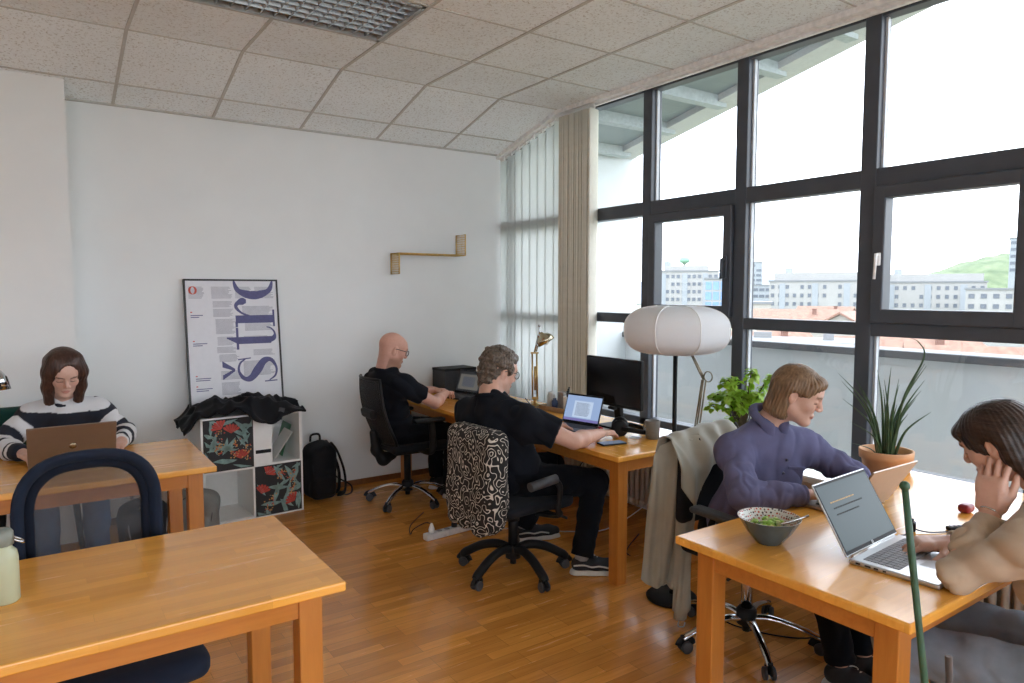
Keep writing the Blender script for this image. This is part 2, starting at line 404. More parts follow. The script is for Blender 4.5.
# sloping eaves over the terrace
mb = MB()
def ez(y): return 3.02+.205*(5.7-y)
ov = []
m_soff = mat('eaves_soffit', (.24, .28, .29), .5, var=.1, scale=3)
m_beam = mat('eaves_fascia', (.55, .55, .54), .6, var=.05)
mb.prism([(6.0, ez(6.0)+.06), (.6, ez(.6)+.06), (.6, ez(.6)+.3), (6.0, ez(6.0)+.3)], WX+.14, 5.42, Mz)
ev = struct(mb.build('eaves_roof', m_soff))
mb = MB(); mb.prism([(6.05, ez(6.05)), (.6, ez(.6)), (.6, ez(.6)+.34), (6.05, ez(6.05)+.34)], 5.24, 5.52, Mz); mb.build('fascia_beam', m_beam, ev)
mb = MB()
for k in range(7):
    y = 5.6-.62*k
    mb.box2((WX+.15, y-.05, ez(y)-.03), (5.36, y+.05, ez(y)+.1))
mb.build('rafters', mat('eaves_rafter', (.40, .44, .45), .6), ev)

# the town, laid out at true distances beyond the parapet
GZ = -20.
def az(px): return math.radians(34.5)+math.atan((px-512)/701.8)
def ahead(px, d):            # a spot at bearing of a landmark, d metres of forward depth
    a = az(px); r = d/math.cos(a-math.radians(34.5)); return r*math.sin(a), r*math.cos(a)
m_town = mat('town_ground', (.20, .22, .15), .9, var=.4, scale=.05)
mb = MB(); mb.box2((8, -900, GZ-1), (1500, 1500, GZ)); struct(mb.build('town_ground', m_town))
m_bw = [mat('pale_facade', (.275, .275, .27), .8, var=.05, scale=.3), mat('grey_facade', (.24, .262, .285), .8, var=.05, scale=.3), mat('cream_facade', (.31, .295, .265), .8, var=.05, scale=.3)]
m_bwin = mat('far_window', (.085, .10, .125), .3, var=.2, scale=.2)
m_bblue = mat('blue_glazing', (.12, .22, .36), .25, var=.15, scale=.2)
m_broof = mat('far_roof_metal', (.15, .16, .17), .6, var=.05)
m_tile = mat('terracotta_roof', (.225, .130, .095), .8, var=.25, scale=1.5)
winmesh = {}
def building(name, label, px, d, w, top, dep, m, floors, cols, fh=3., wfrac=.5, wm=None, attic=None, turn=0., hf=.45, cat='building', group=None):
    x, y = ahead(px, d); a = az(px)
    r = root(name, label, cat, (x, y, GZ), -a+turn, group)            # local -y faces the room
    mb = MB(); mb.box2((-w/2, 0, 0), (w/2, dep, top-GZ)); mb.build('wall', m, r)
    mb = MB(); mb.box2((-w/2-.3, -.3, top-GZ), (w/2+.3, dep+.3, top-GZ+.5)); mb.build('roof', m_broof, r)
    if attic:
        mb = MB(); mb.box2((-w/2*attic[0], 1.5, top-GZ+.5), (w/2*attic[0], dep-1.5, top-GZ+attic[1])); mb.build('attic', m_bw[0], r)
        for q in (-.36, -.02, .30):          # recessed stair bays
            mb = MB(); mb.box2((w*q-.9, -.15, 1), (w*q+.9, .1, top-GZ-.6)); mb.build('stair_bay', m_bw[1], r)
        mb = MB()
        mb.box2((-w*.3-1.2, 3, top-GZ+attic[1]), (-w*.3+1.2, 6, top-GZ+attic[1]+1.6)); mb.build('roof_hut', m_bw[1], r)
    pw = w/cols; ww = pw*wfrac
    key = (round(ww, 2), round(fh*hf, 2), (wm or m_bwin).name)
    for f in range(floors):
        for c in range(cols):
            if floors*cols > 30 and random.random() < .12: continue
            lx = -w/2+pw*(c+.5); lz = top-GZ-fh*(f+.62)
            if key not in winmesh:
                mb = MB(); mb.box2((-ww/2, -.12, -fh*hf/2), (ww/2, .1, fh*hf/2)); o = mb.build('window', wm or m_bwin, r); winmesh[key] = o.data
            else:
                o = bpy.data.objects.new('window', winmesh[key]); COL.objects.link(o); o.parent = r
            o.location = (lx, 0, lz)
    return r
b1 = building('apartment_block', 'long pale apartment block with dark window bays seen through the middle window', 817, 226, 29, 4.6, 14, m_bw[0], 5, 13, 2.75, .45, attic=(.9, 3.0))
b2 = building('apartment_block', 'long pale apartment block with flat attic seen through the right opening window', 930, 222, 30, 4.2, 12, m_bw[0], 5, 13, 2.75, .45, attic=(.95, 2.8), turn=.05)
b3 = building('tower_block', 'slim grey tower block rising at the left edge of the middle window', 752, 420, 11, 18.5, 12, m_bw[1], 12, 3, 2.9, .8, hf=.5)
b4 = building('office_building', 'low bluish office slab between the slim tower and the long block', 765, 330, 17, 4, 12, m_bw[1], 5, 6, 3., .8)
b5 = building('office_building', 'wide white office building with rows of windows seen in the left opening window', 686, 250, 22, 8.4, 16, m_bw[0], 6, 12, 2.7, .6, attic=(.7, 2.2))
b6 = building('office_building', 'small blue glazed office cube right of the white office building', 716, 200, 6.2, 4.9, 10, m_bw[0], 4, 3, 2.9, .8, wm=m_bblue, hf=.8)
b7 = building('tower_block', 'narrow grey tower at the right edge of the right opening window', 1019, 300, 8, 24, 12, m_bw[1], 14, 3, 2.9, .7)
b8 = building('office_building', 'low white flat building at the foot of the green hill', 1003, 190, 17, 1.9, 10, m_bw[0], 2, 6, 2.8, .5)
b9 = building('apartment_block', 'pale housing block glimpsed beside the gathered blind', 602, 260, 10, 8, 10, m_bw[2], 7, 3, 2.8, .5)
b10 = building('office_building', 'pale flat block below the slim tower beside red roofs', 754, 150, 7, -1.2, 10, m_bw[2], 3, 3, 2.8, .4)
x, y = ahead(684, 300); r = root('antenna_tower', 'thin tower with a green cap above the white office building', 'tower', (x, y, GZ))
mb = MB(); mb.rod((0, 0, 0), (0, 0, 33), 1.0, .6); mb.build('shaft', m_bw[0], r)
mb = MB(); mb.lathe([(.6, 33), (2.2, 34), (2.2, 35), (1.2, 36)]); mb.build('cap', mat('green_cap', (.16, .30, .22), .6), r)
def house(px, d, w, dep, eave, h, turn, label):
    x, y = ahead(px, d); r = root('house', label, 'house', (x, y, GZ), -az(px)+turn, 'red roofed houses below the terrace')
    mb = MB(); mb.box2((-w/2, -dep/2, 0), (w/2, dep/2, eave-GZ))
    mb.prism([(-dep/2, eave-GZ), (dep/2, eave-GZ), (0, eave-GZ+h*.96)], -w/2+.1, w/2-.1, Mz); mb.build('wall', m_bw[2], r)
    mb = MB(); e = eave-GZ; o_ = .5
    for s in (-1, 1):
        P = [(s*(dep/2+o_), e-h*o_/(dep/2)), (0, e+h), (0, e+h+.3), (s*(dep/2+o_), e+.3-h*o_/(dep/2))]
        mb.prism(P if s > 0 else P[::-1], -w/2-.4, w/2+.4, Mz)
    rf = mb.build('roof', m_tile, r)
    mb = MB(); mb.box2((w*.2, -dep*.2, e+h*.4), (w*.2+.6, -dep*.2+.6, e+h+.3)); mb.box2((w*.2-.1, -dep*.2-.1, e+h+.3), (w*.2+.7, -dep*.2+.7, e+h+.42)); mb.build('chimney', mat('chimney_brick', (.17, .09, .07), .8), r)
    return r
for (px, d, w, dep, eave, h, turn, lab) in [
    (795, 128, 14, 10, -4.4, 2.4, .15, 'long pinkish tiled house roof in front of the apartment block'),
    (848, 100, 8, 9, -4.2, 2.6, 1.35, 'red tiled gable house beside the right mullion of the middle window'),
    (762, 170, 8, 8, -5.2, 2.2, 1.2, 'small tiled roof below the slim grey tower'),
    (826, 165, 12, 9, -4.9, 2.6, -.3, 'pink tiled roof at the foot of the apartment block'),
    (758, 84, 12, 9, -6.1, 2.6, .4, 'low tiled roof just above the parapet in the middle window'),
    (838, 58, 9, 7, -5.1, 2.4, -.2, 'tiled roof just above the parapet near the dark mullion'),
    (905, 70, 13, 8, -5.9, 2.6, .3, 'tiled roof above the parapet behind the spiky plant'),
    (1006, 50, 9, 8, -5.4, 2.7, .2, 'orange tiled roof above the parapet at the far right'),
    (950, 112, 10, 9, -8.0, 2.7, 1.2, 'distant tiled roof between trees above the parapet')]:
    house(px, d, w, dep, eave, h, turn, lab)
mb = MB(); x, y = ahead(800, 36); mb.box((0, 0, 0), (7, 4, .5)); mb.box((1.4, 0, .4), (.5, .5, .4)); mb.box((-1.8, .8, .4), (.9, .4, .3))
o = mb.build('flat_roof', mat('light_flat_roof', (.17, .175, .18), .7, var=.08, scale=.6), None, loc=(x, y, -1.15)); o.rotation_euler = (0, 0, -az(815)); tag(o, 'pale flat roof with vents just beyond the parapet', 'roof')
# wooded hill
m, nt, b, o_ = new_mat('wooded_hill')
n1 = N(nt, 'ShaderNodeTexNoise', inp={'Scale': .09, 'Detail': 5}); L(nt, wcoords(nt), n1.inputs['Vector'])
L(nt, ramp(nt, n1.outputs['Fac'], [(.3, (.065, .10, .05)), (.7, (.15, .19, .105))]), b.inputs['Base Color']); b.inputs['Roughness'].default_value = .95
m_hill = m
def hill(name, px0, px1, d, prof, depth, m):
    mb = MB(); nu, nv = 60, 10; V = []
    rnd = random.Random(5)
    for i in range(nu+1):
        px = px0+(px1-px0)*i/nu; row = []
        for j in range(nv+1):
            t = j/nv; x, y = ahead(px, d+depth*t)
            h = prof(i/nu)*math.sin(min(1, t*1.15)*PI*.5)
            row.append(mb.bm.verts.new((x, y, GZ+h+(rnd.random()-.5)*3.2)))
        V.append(row)
    for i in range(nu):
        for j in range(nv): mb.bm.faces.new((V[i][j], V[i+1][j], V[i+1][j+1], V[i][j+1])).smooth = True
    return struct(mb.build(name, m))
hill('hill', 890, 1400, 520, lambda u: 20+31*min(1, u*4.6)**.8+6*math.sin(u*9), 160, m_hill)
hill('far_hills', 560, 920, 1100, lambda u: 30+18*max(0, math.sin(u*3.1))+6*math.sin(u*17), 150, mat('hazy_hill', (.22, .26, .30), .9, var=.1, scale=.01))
def leafy_tree(px, d, h, r_, label):
    x, y = ahead(px, d); r = root('tree', label, 'tree', (x, y, GZ), 0, 'trees among the houses')
    mb = MB(); mb.rod((0, 0, 0), (0, 0, h-r_), .35, .2); mb.build('trunk', mat('far_bark', (.12, .09, .06), .9), r)
    mb = MB(); rn = random.Random(int(px))
    for k in range(26):
        p = Vector((rn.gauss(0, 1), rn.gauss(0, 1), rn.gauss(0, 1))).normalized()*r_*.65
        mb.ball((p.x, p.y, h-r_*.7+p.z*.8), r_*rn.uniform(.25, .45), seg=8)
    mb.build('foliage', mat('far_foliage', (.14, .25, .06), .9, var=.4, scale=1), r)
for px, d, h, r_, lab in ((774, 47, 16.2, 1.8, 'green tree by the roofs behind the ficus'), (884, 44, 17.2, 1.6, 'green tree above the parapet behind the spiky plant'), (966, 62, 15.0, 2.0, 'green tree above the parapet left of the dark haired woman'), (935, 140, 16, 4, 'round tree in front of the right apartment block')):
    leafy_tree(px, d, h, r_, lab)

# ------------------------------------------------------------------ tables
def table(label, x0, x1, y0, y1, grain='x', legw=.07, extra=(), skirt=.075, group=None):
    cx, cy = (x0+x1)/2, (y0+y1)/2; hx, hy = (x1-x0)/2, (y1-y0)/2
    r = root('wooden_table', label, 'table', (cx, cy, 0))
    mb = MB(); mb.box2((-hx, -hy, T-.03), (hx, hy, T), .006, seg=3); mb.build('tabletop', m_desk if grain == 'x' else m_desky, r)
    i = .055; ov = i+legw
    mb = MB()
    mb.box2((-hx+ov-.01, -hy+i+.008, T-.03-skirt), (hx-ov+.01, -hy+i+.03, T-.03)); mb.box2((-hx+ov-.01, hy-i-.03, T-.03-skirt), (hx-ov+.01, hy-i-.008, T-.03))
    mb.box2((-hx+i+.008, -hy+ov-.01, T-.03-skirt), (-hx+i+.03, hy-ov+.01, T-.03)); mb.box2((hx-i-.03, -hy+ov-.01, T-.03-skirt), (hx-i-.008, hy-ov+.01, T-.03))
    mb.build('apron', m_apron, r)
    for sx in (-1, 1):
        for sy in (-1, 1):
            a = (sx*(hx-i), sy*(hy-i)); b = (sx*(hx-i-legw), sy*(hy-i-legw))
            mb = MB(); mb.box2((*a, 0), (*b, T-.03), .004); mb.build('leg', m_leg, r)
    for (ex, ey, ew, ed) in extra:        # slats of the end frames
        mb = MB(); mb.box2((ex-ew/2-cx, ey-ed/2-cy, .0), (ex+ew/2-cx, ey+ed/2-cy, T-.03), .003); mb.build('end_slat', m_leg, r)
    return r
near = table('empty varnished wooden table in the left foreground with the pale green bottle', -.95, .740, 1.945, 2.70)
midt = table('wooden table in front of the woman in the striped jumper', -.95, .726, 3.625, 4.42)
rght = table('wooden table with patterned bowl shared by two women at the right', 1.84, 3.46, .858, 1.663)
dsk2 = table('wooden desk with monitor and headphones in front of the curly haired man', 2.475, 3.24, 2.632, 4.085, 'y')
dsk1 = table('wooden desk in the corner in front of the bald man', 2.44, 3.24, 4.095, 5.33, 'y')

# ------------------------------------------------------------------ radiators under the sill
m_rad = mat('cream_radiator', (.62, .60, .55), .4, var=.03)
def radiator(y0, y1, label):
    r = root('radiator', label, 'radiator', (WX-.14, (y0+y1)/2, .08), 0, 'column radiators under the windows')
    n = int((y1-y0)/.05); mb = MB()
    for k in range(n):
        y = (k+.5)*.05-(y1-y0)/2
        for dx in (-.045, 0.035): mb.tube([(dx, y, .03), (dx, y, .47)], .017, 8)
        mb.box2((-.062, y-.02, 0), (.052, y+.02, .05), .012); mb.box2((-.062, y-.02, .45), (.052, y+.02, .49), .012)
    mb.build('columns', m_rad, r)
    mb = MB(); mb.rod((0, -(y1-y0)/2, .03), (0, (y1-y0)/2, .03), .02); mb.rod((0, -(y1-y0)/2, .46), (0, (y1-y0)/2, .46), .02)
    for s in (-1, 1): mb.rod((0, s*(y1-y0)/2*.8, -.08), (0, s*(y1-y0)/2*.8, .02), .016)
    mb.build('pipe', m_rad, r)
radiator(2.9, 4.5, 'cream column radiator under the windowsill behind the curly haired man\'s desk')
radiator(.15, 1.75, 'cream column radiator under the windowsill behind the shared table')

# ------------------------------------------------------------------ vertical blinds
m, nt, b, o_ = new_mat('blind_fabric')
b.inputs['Base Color'].default_value = (.78, .77, .73, 1); b.inputs['Roughness'].default_value = .8
tr = N(nt, 'ShaderNodeBsdfTranslucent'); tr.inputs[0].default_value = (.90, .92, .91, 1)
wv = N(nt, 'ShaderNodeTexWave', inp={'Scale': 160, 'Distortion': .5}); wv.bands_direction = 'Z'; L(nt, coords(nt), wv.inputs['Vector']); bump(nt, b, wv.outputs['Fac'], .1, .001)
x_ = N(nt, 'ShaderNodeMixShader'); x_.inputs[0].default_value = .7; L(nt, b.outputs[0], x_.inputs[1]); L(nt, tr.outputs[0], x_.inputs[2]); L(nt, x_.outputs[0], o_.inputs[0]); m_blind = m
m_blind2 = mat('gathered_blind_fabric', (.74, .71, .62), .85, var=.03)
vb = root('vertical_blind', 'pale vertical blind half gathered at the left end of the window wall', 'blind', (WX-.095, 0, 0))
def slat(y, ang, z0, m, w=.12):
    z1 = ceil_z(y)-.075
    mb = MB()
    def fn(u, v):
        s = (u-.5)*w; bow = .006*(1-(2*u-1)**2)
        return (s*math.sin(ang)+bow*math.cos(ang), s*math.cos(ang)-bow*math.sin(ang), z0+(z1-z0)*v)
    mb.sheet(fn, 6, 8, .0012); o = mb.build('slat', m, vb); o.location = (0, y, 0)
    mb = MB(); mb.box2((-.004, -.012, z1), (.004, .012, z1+.02)); mb.rod((0, 0, z1+.015), (0, 0, z1+.065), .005); h = mb.build('hanger', m_rail, o)
for k in range(8): slat(5.285-.112*k, math.radians(5), .62, m_blind, .127)
for k in range(22): slat(4.44-.0175*k, math.radians(74+random.uniform(-6, 6)), .62, m_blind2)
# ------------------------------------------------------------------ smooth-union surfaces for bodies, hair, clothes and soft goods
F4 = np.float32
def V3(*a): return np.array(a, F4)
class Sh:
    """a list of primitives blended one after another: each (kind, params, k, op)"""
    def __init__(s): s.p = []
    def cap(s, a, b, ra, rb=None, k=.02, op='u', flat=None, fdir=None):
        """tapered capsule; flat<1 squashes it along fdir"""
        s.p.append(('c', (V3(*a), V3(*b), ra, ra if rb is None else rb, flat, None if fdir is None else V3(*fdir)), k, op)); return s
    def ell(s, c, r, R=None, k=.02, op='u'):
        s.p.append(('e', (V3(*c), V3(*r) if hasattr(r, '__len__') else V3(r, r, r), None if R is None else np.array(R, F4)), k, op)); return s
    def box(s, c, h, rd, R=None, k=.02, op='u'):
        s.p.append(('b', (V3(*c), V3(*h), rd, None if R is None else np.array(R, F4)), k, op)); return s
    def half(s, pt, n, k=.004, op='i'):
        n = V3(*n); n = n/np.linalg.norm(n)
        s.p.append(('h', (V3(*pt), n), k, op)); return s
    def chain(s, pts, rs, k=.02, k0=None, **kw):
        for i in range(len(pts)-1): s.cap(pts[i], pts[i+1], rs[i], rs[i+1], k if (i or k0 is None) else k0, **kw)
        return s
    def add(s, other, k=None, op=None, grow=0):
        for (t, q, kk, oo) in other.p: s.p.append((t, q, kk if k is None else k, oo if op is None else op))
        return s
    def grp(s, sub, k=.0, op='u'): s.p.append(('g', sub, k, op)); return s
    def disp(s, fn): s.p.append(('d', fn, 0, 'd')); return s
    def bounds(s):
        lo = np.full(3, 1e9); hi = np.full(3, -1e9)
        for (t, q, k, op) in s.p:
            if op != 'u': continue
            if t == 'c': r = max(q[2], q[3]); a = np.minimum(q[0], q[1])-r; b = np.maximum(q[0], q[1])+r
            elif t == 'e': r = float(np.max(q[1])) if q[2] is not None else q[1]; a = q[0]-r; b = q[0]+r
            elif t == 'g': a, b = q.bounds(); a = a+.02; b = b-.02
            elif t == 'b': r = float(np.linalg.norm(q[1]))+q[2] if q[3] is not None else q[1]+q[2]; a = q[0]-r; b = q[0]+r
            lo = np.minimum(lo, a); hi = np.maximum(hi, b)
        return lo-.02, hi+.02
    def ev(s, P):
        d = None
        for (t, q, k, op) in s.p:
            if t == 'c':
                a, b, ra, rb, flat, fd = q; ba = b-a; pa = P-a; L2 = float(ba@ba)+1e-12
                h = np.clip(pa@ba/L2, 0, 1)
                e = pa-h[:, None]*ba
                if flat is not None:
                    f_ = e@fd; e = e+(f_*(1/flat-1))[:, None]*fd
                    v = (np.sqrt((e*e).sum(1))-(ra+(rb-ra)*h))*(.5+.5*flat)
                else: v = np.sqrt((e*e).sum(1))-(ra+(rb-ra)*h)
            elif t == 'e':
                c, r, R = q; e = P-c
                if R is not None: e = e@R
                k0 = np.sqrt(((e/r)**2).sum(1)); k1 = np.sqrt(((e/(r*r))**2).sum(1))+1e-9
                v = k0*(k0-1)/k1
            elif t == 'b':
                c, h_, rd, R = q; e = P-c
                if R is not None: e = e@R
                w = np.abs(e)-h_; v = np.sqrt((np.maximum(w, 0)**2).sum(1))+np.minimum(w.max(1), 0)-rd
            elif t == 'h': v = (P-q[0])@q[1]
            elif t == 'g': v = q.ev(P)
            elif t == 'd': d = d+q(P).astype(F4); continue
            if d is None: d = v
            elif op == 'u':
                if k > 0: h = np.maximum(k-np.abs(d-v), 0)/k; d = np.minimum(d, v)-h*h*k*.25
                else: d = np.minimum(d, v)
            else:
                if op == 's': v = -v
                if k > 0: h = np.maximum(k-np.abs(d-v), 0)/k; d = np.maximum(d, v)+h*h*k*.25
                else: d = np.maximum(d, v)
        return d
def sdf_mesh(name, sh, h, m, parent=None, colour=None, smooth=True, keep=None):
    """surface nets over the zero set, sampled sparsely"""
    lo, hi = sh.bounds(); B = 8
    n = (np.ceil((hi-lo)/(h*B)).astype(int)+1)*B
    nb = n//B
    g = np.stack(np.meshgrid(*[np.arange(k) for k in nb], indexing='ij'), -1).reshape(-1, 3)
    ctr = (lo+(g*B+B/2)*h).astype(F4)
    d = np.concatenate([sh.ev(c) for c in np.array_split(ctr, max(1, len(ctr)//60000))])
    act = g[np.abs(d) < h*B*1.05+.02]
    D = np.full(n+1, 1., F4)
    # far inside blocks are solid
    ins = g[d <= -(h*B*1.05+.02)]
    for a in ins: D[a[0]*B:a[0]*B+B+1, a[1]*B:a[1]*B+B+1, a[2]*B:a[2]*B+B+1] = -1.
    off = np.stack(np.meshgrid(*[np.arange(B+1)]*3, indexing='ij'), -1).reshape(-1, 3)
    CH = 260
    for i in range(0, len(act), CH):
        a = act[i:i+CH]; idx = (a[:, None, :]*B+off[None]).reshape(-1, 3)
        val = sh.ev((lo+idx*h).astype(F4))
        D[idx[:, 0], idx[:, 1], idx[:, 2]] = val
    S = D < 0
    c8 = [S[i:S.shape[0]-1+i, j:S.shape[1]-1+j, k:S.shape[2]-1+k] for i in (0, 1) for j in (0, 1) for k in (0, 1)]
    cnt = sum(c.astype(np.int8) for c in c8)
    cells = np.argwhere((cnt > 0) & (cnt < 8))
    if not len(cells): raise RuntimeError('empty surface '+name)
    cid = np.full(tuple(np.array(S.shape)-1), -1, np.int32); cid[cells[:, 0], cells[:, 1], cells[:, 2]] = np.arange(len(cells))
    corners = np.array([(i, j, k) for i in (0, 1) for j in (0, 1) for k in (0, 1)])
    val = np.stack([D[cells[:, 0]+c[0], cells[:, 1]+c[1], cells[:, 2]+c[2]] for c in corners], 1)
    acc = np.zeros((len(cells), 3)); num = np.zeros(len(cells))
    for a in range(8):
        for b in range(a+1, 8):
            if np.abs(corners[a]-corners[b]).sum() != 1: continue
            va, vb = val[:, a], val[:, b]; mk = (va < 0) != (vb < 0)
            t = np.where(mk, va/np.where(mk, va-vb, 1), 0)
            acc += mk[:, None]*(corners[a]+t[:, None]*(corners[b]-corners[a])); num += mk
    P = lo+(cells+acc/num[:, None])*h
    quads = []
    for ax in range(3):
        sl0 = [slice(1, -1)]*3; sl0[ax] = slice(0, -1); sl1 = [slice(1, -1)]*3; sl1[ax] = slice(1, None)
        a = S[tuple(sl0)]; b = S[tuple(sl1)]
        e = np.argwhere(a != b)
        if not len(e): continue
        fl = a[e[:, 0], e[:, 1], e[:, 2]]
        base = e.copy(); u, w = [i for i in range(3) if i != ax]
        base[:, u] += 1; base[:, w] += 1
        def at(du, dw):
            q = base.copy(); q[:, u] -= du; q[:, w] -= dw; return cid[q[:, 0], q[:, 1], q[:, 2]]
        q = np.stack([at(1, 1), at(0, 1), at(0, 0), at(1, 0)], 1)
        flip = fl if ax != 1 else ~fl
        q[~flip] = q[~flip][:, ::-1]
        quads.append(q)
    Q = np.concatenate(quads); Q = Q[(Q >= 0).all(1)]
    me = bpy.data.meshes.new(name)
    me.vertices.add(len(P)); me.vertices.foreach_set('co', P.astype(F4).ravel())
    me.loops.add(Q.size); me.loops.foreach_set('vertex_index', Q.ravel().astype(np.int32))
    me.polygons.add(len(Q)); me.polygons.foreach_set('loop_start', np.arange(0, Q.size, 4, dtype=np.int32)); me.polygons.foreach_set('loop_total', np.full(len(Q), 4, np.int32))
    me.polygons.foreach_set('use_smooth', np.ones(len(Q), bool))
    me.update(calc_edges=True)
    if colour is not None:
        c = colour(P.astype(F4)); at = me.color_attributes.new('tone', 'FLOAT_COLOR', 'POINT')
        at.data.foreach_set('color', np.concatenate([c, np.ones((len(c), 1))], 1).astype(F4).ravel())
    me.materials.append(m)
    o = bpy.data.objects.new(name, me); COL.objects.link(o)
    if parent is not None: o.parent = parent
    return o
_rs = np.random.RandomState(3)
def wob(freq, amp, seed=0, n=7, aniso=(1, 1, 1)):
    """smooth wavy displacement field"""
    r = np.random.RandomState(seed); D = r.normal(size=(n, 3))*np.array(aniso); D = D/np.linalg.norm(D, axis=1)[:, None]*np.array(aniso)
    f = freq*r.uniform(.6, 1.5, n); ph = r.uniform(0, 6.28, n)
    D = (D*f[:, None]).astype(F4); ph = ph.astype(F4)
    return lambda P: (np.sin(P@D.T+ph).sum(1)*(amp/math.sqrt(n))).astype(F4)
def folds(freq, amp, seed, aniso=(1, 1, 1)):
    """sharper creases: ridged waves"""
    a = wob(freq, 1., seed, 5, aniso); b = wob(freq*.45, 1.2, seed+1, 4)
    return lambda P: (amp*(.5-np.abs(np.sin(a(P)*1.6+b(P))))).astype(F4)

def basis(f, up=(0, 0, 1)):
    """columns forward, left, up"""
    f = np.array(f, float); f /= np.linalg.norm(f); u = np.array(up, float); l = np.cross(u, f); l /= np.linalg.norm(l); u = np.cross(f, l)
    return np.stack([f, l, u], 1)
def lerp(a, b, t): return np.array(a, float)*(1-t)+np.array(b, float)*t

def head_shape(c, R, s=1., female=True, k0=.02):
    """head about its centre c, R columns = forward, left, up"""
    H = Sh(); c = np.array(c, float)
    def w(p): return c+R@(np.array(p, float)*s)
    def e(p, r, k=.012, op='u'): H.ell(w(p), [x*s for x in r], R, k*s, op)
    def k_(a, b, ra, rb, k=.01, op='u'): H.cap(w(a), w(b), ra*s, rb*s, k*s, op)
    e((-.012, 0, .032), (.096, .075, .086), k0)
    e((.028, 0, -.040), (.060, .055, .070), .03)
    e((.045, 0, .035), (.048, .060, .050), .03)                          # forehead
    jw = .046 if female else .053
    for sd in (-1, 1):
        k_((.0, sd*jw*1.08, -.055), (.062, sd*.014, -.098), .017, .015, .03)
        e((.055, sd*.037, -.022), (.026, .022, .024), .02)
    e((.070, 0, -.098), (.017, .019, .015), .02)
    k_((.082, -.032, .024), (.082, .032, .024), .009 if female else .012, .009 if female else .012, .016)
    for sd in (-1, 1): e((.093, sd*.031, .004), (.015, .017, .011), .014, 's')
    for sd in (-1, 1): e((.0755, sd*.031, .003), (.0145, .0155, .0125), .004)
    k_((.087, 0, .014), (.1065, 0, -.024), .0075, .0100, .010)
    for sd in (-1, 1): e((.099, sd*.0115, -.030), (.010, .0075, .0075), .006)
    e((.101, 0, -.031), (.009, .008, .006), .006)
    k_((.0855, -.017, -.062), (.0855, .017, -.062), .0045, .0045, .006)
    e((.0880, 0, -.0605), (.006, .015, .0045), .006)
    e((.0862, 0, -.0705), (.007, .015, .0055), .006)
    e((.094, 0, -.0655), (.0085, .019, .0009), .002, 's')
    for sd in (-1, 1):
        e((-.006, sd*.0755, -.004), (.017, .0085, .031), .006)
        e((-.002, sd*.084, .002), (.009, .006, .016), .005, 's')
    return H, w
def skin_tones(c, R, s, base, lip, brow, beard=None):
    """colour over the skin in head coordinates: lips, brows, lash line, stubble"""
    base = np.array(base); lip = np.array(lip); brow = np.array(brow)
    def f(P):
        q = (P-np.array(c, F4))@np.array(R, F4)/s
        n = np.full((len(P), 3), base)
        x, y, z = q[:, 0], q[:, 1], q[:, 2]
        face = (x > .04) & (np.abs(y) < .08) & (np.abs(z) < .14)
        def mix(mask, col, a=1.): n[mask] = n[mask]*(1-a)+np.array(col)*a
        rad = np.sqrt(((z+.066)/.0095)**2+(y/.021)**2); mix(face & (rad < 1) & (x > .075), lip, .75)
        ay = np.abs(y)
        mix(face & (np.abs(z-.0275+.25*np.abs(ay-.034)) < .0042) & (ay > .013) & (ay < .05) & (x > .06), brow, .8)
        mix(face & (np.abs(z+.0035) < .0022) & (np.abs(ay-.031) < .0145) & (x > .07), (.03, .02, .018), .85)
        mix(face & (np.abs(z+.004) < .0035) & (np.abs(ay-.031) < .016) & (x > .07), brow, .25)
        ch = np.exp(-(((ay-.036)/.02)**2+((z+.025)/.02)**2)); mk = face & (x > .05)
        n[mk] = n[mk]*(1-.22*ch[mk, None])+np.array((base[0]*.95, base[1]*.62, base[2]*.58))*(.22*ch[mk, None])
        if beard is not None:
            g = 1/(1+np.exp((z+.045+.25*np.maximum(0, .05-x))/.006)); g = g*(x > -.03)*(z > -.16)
            n[:] = n*(1-.75*g[:, None])+np.array(beard)*(.75*g[:, None])
            mix(face & (rad < 1) & (x > .075), lip, .6)
        return n
    return f
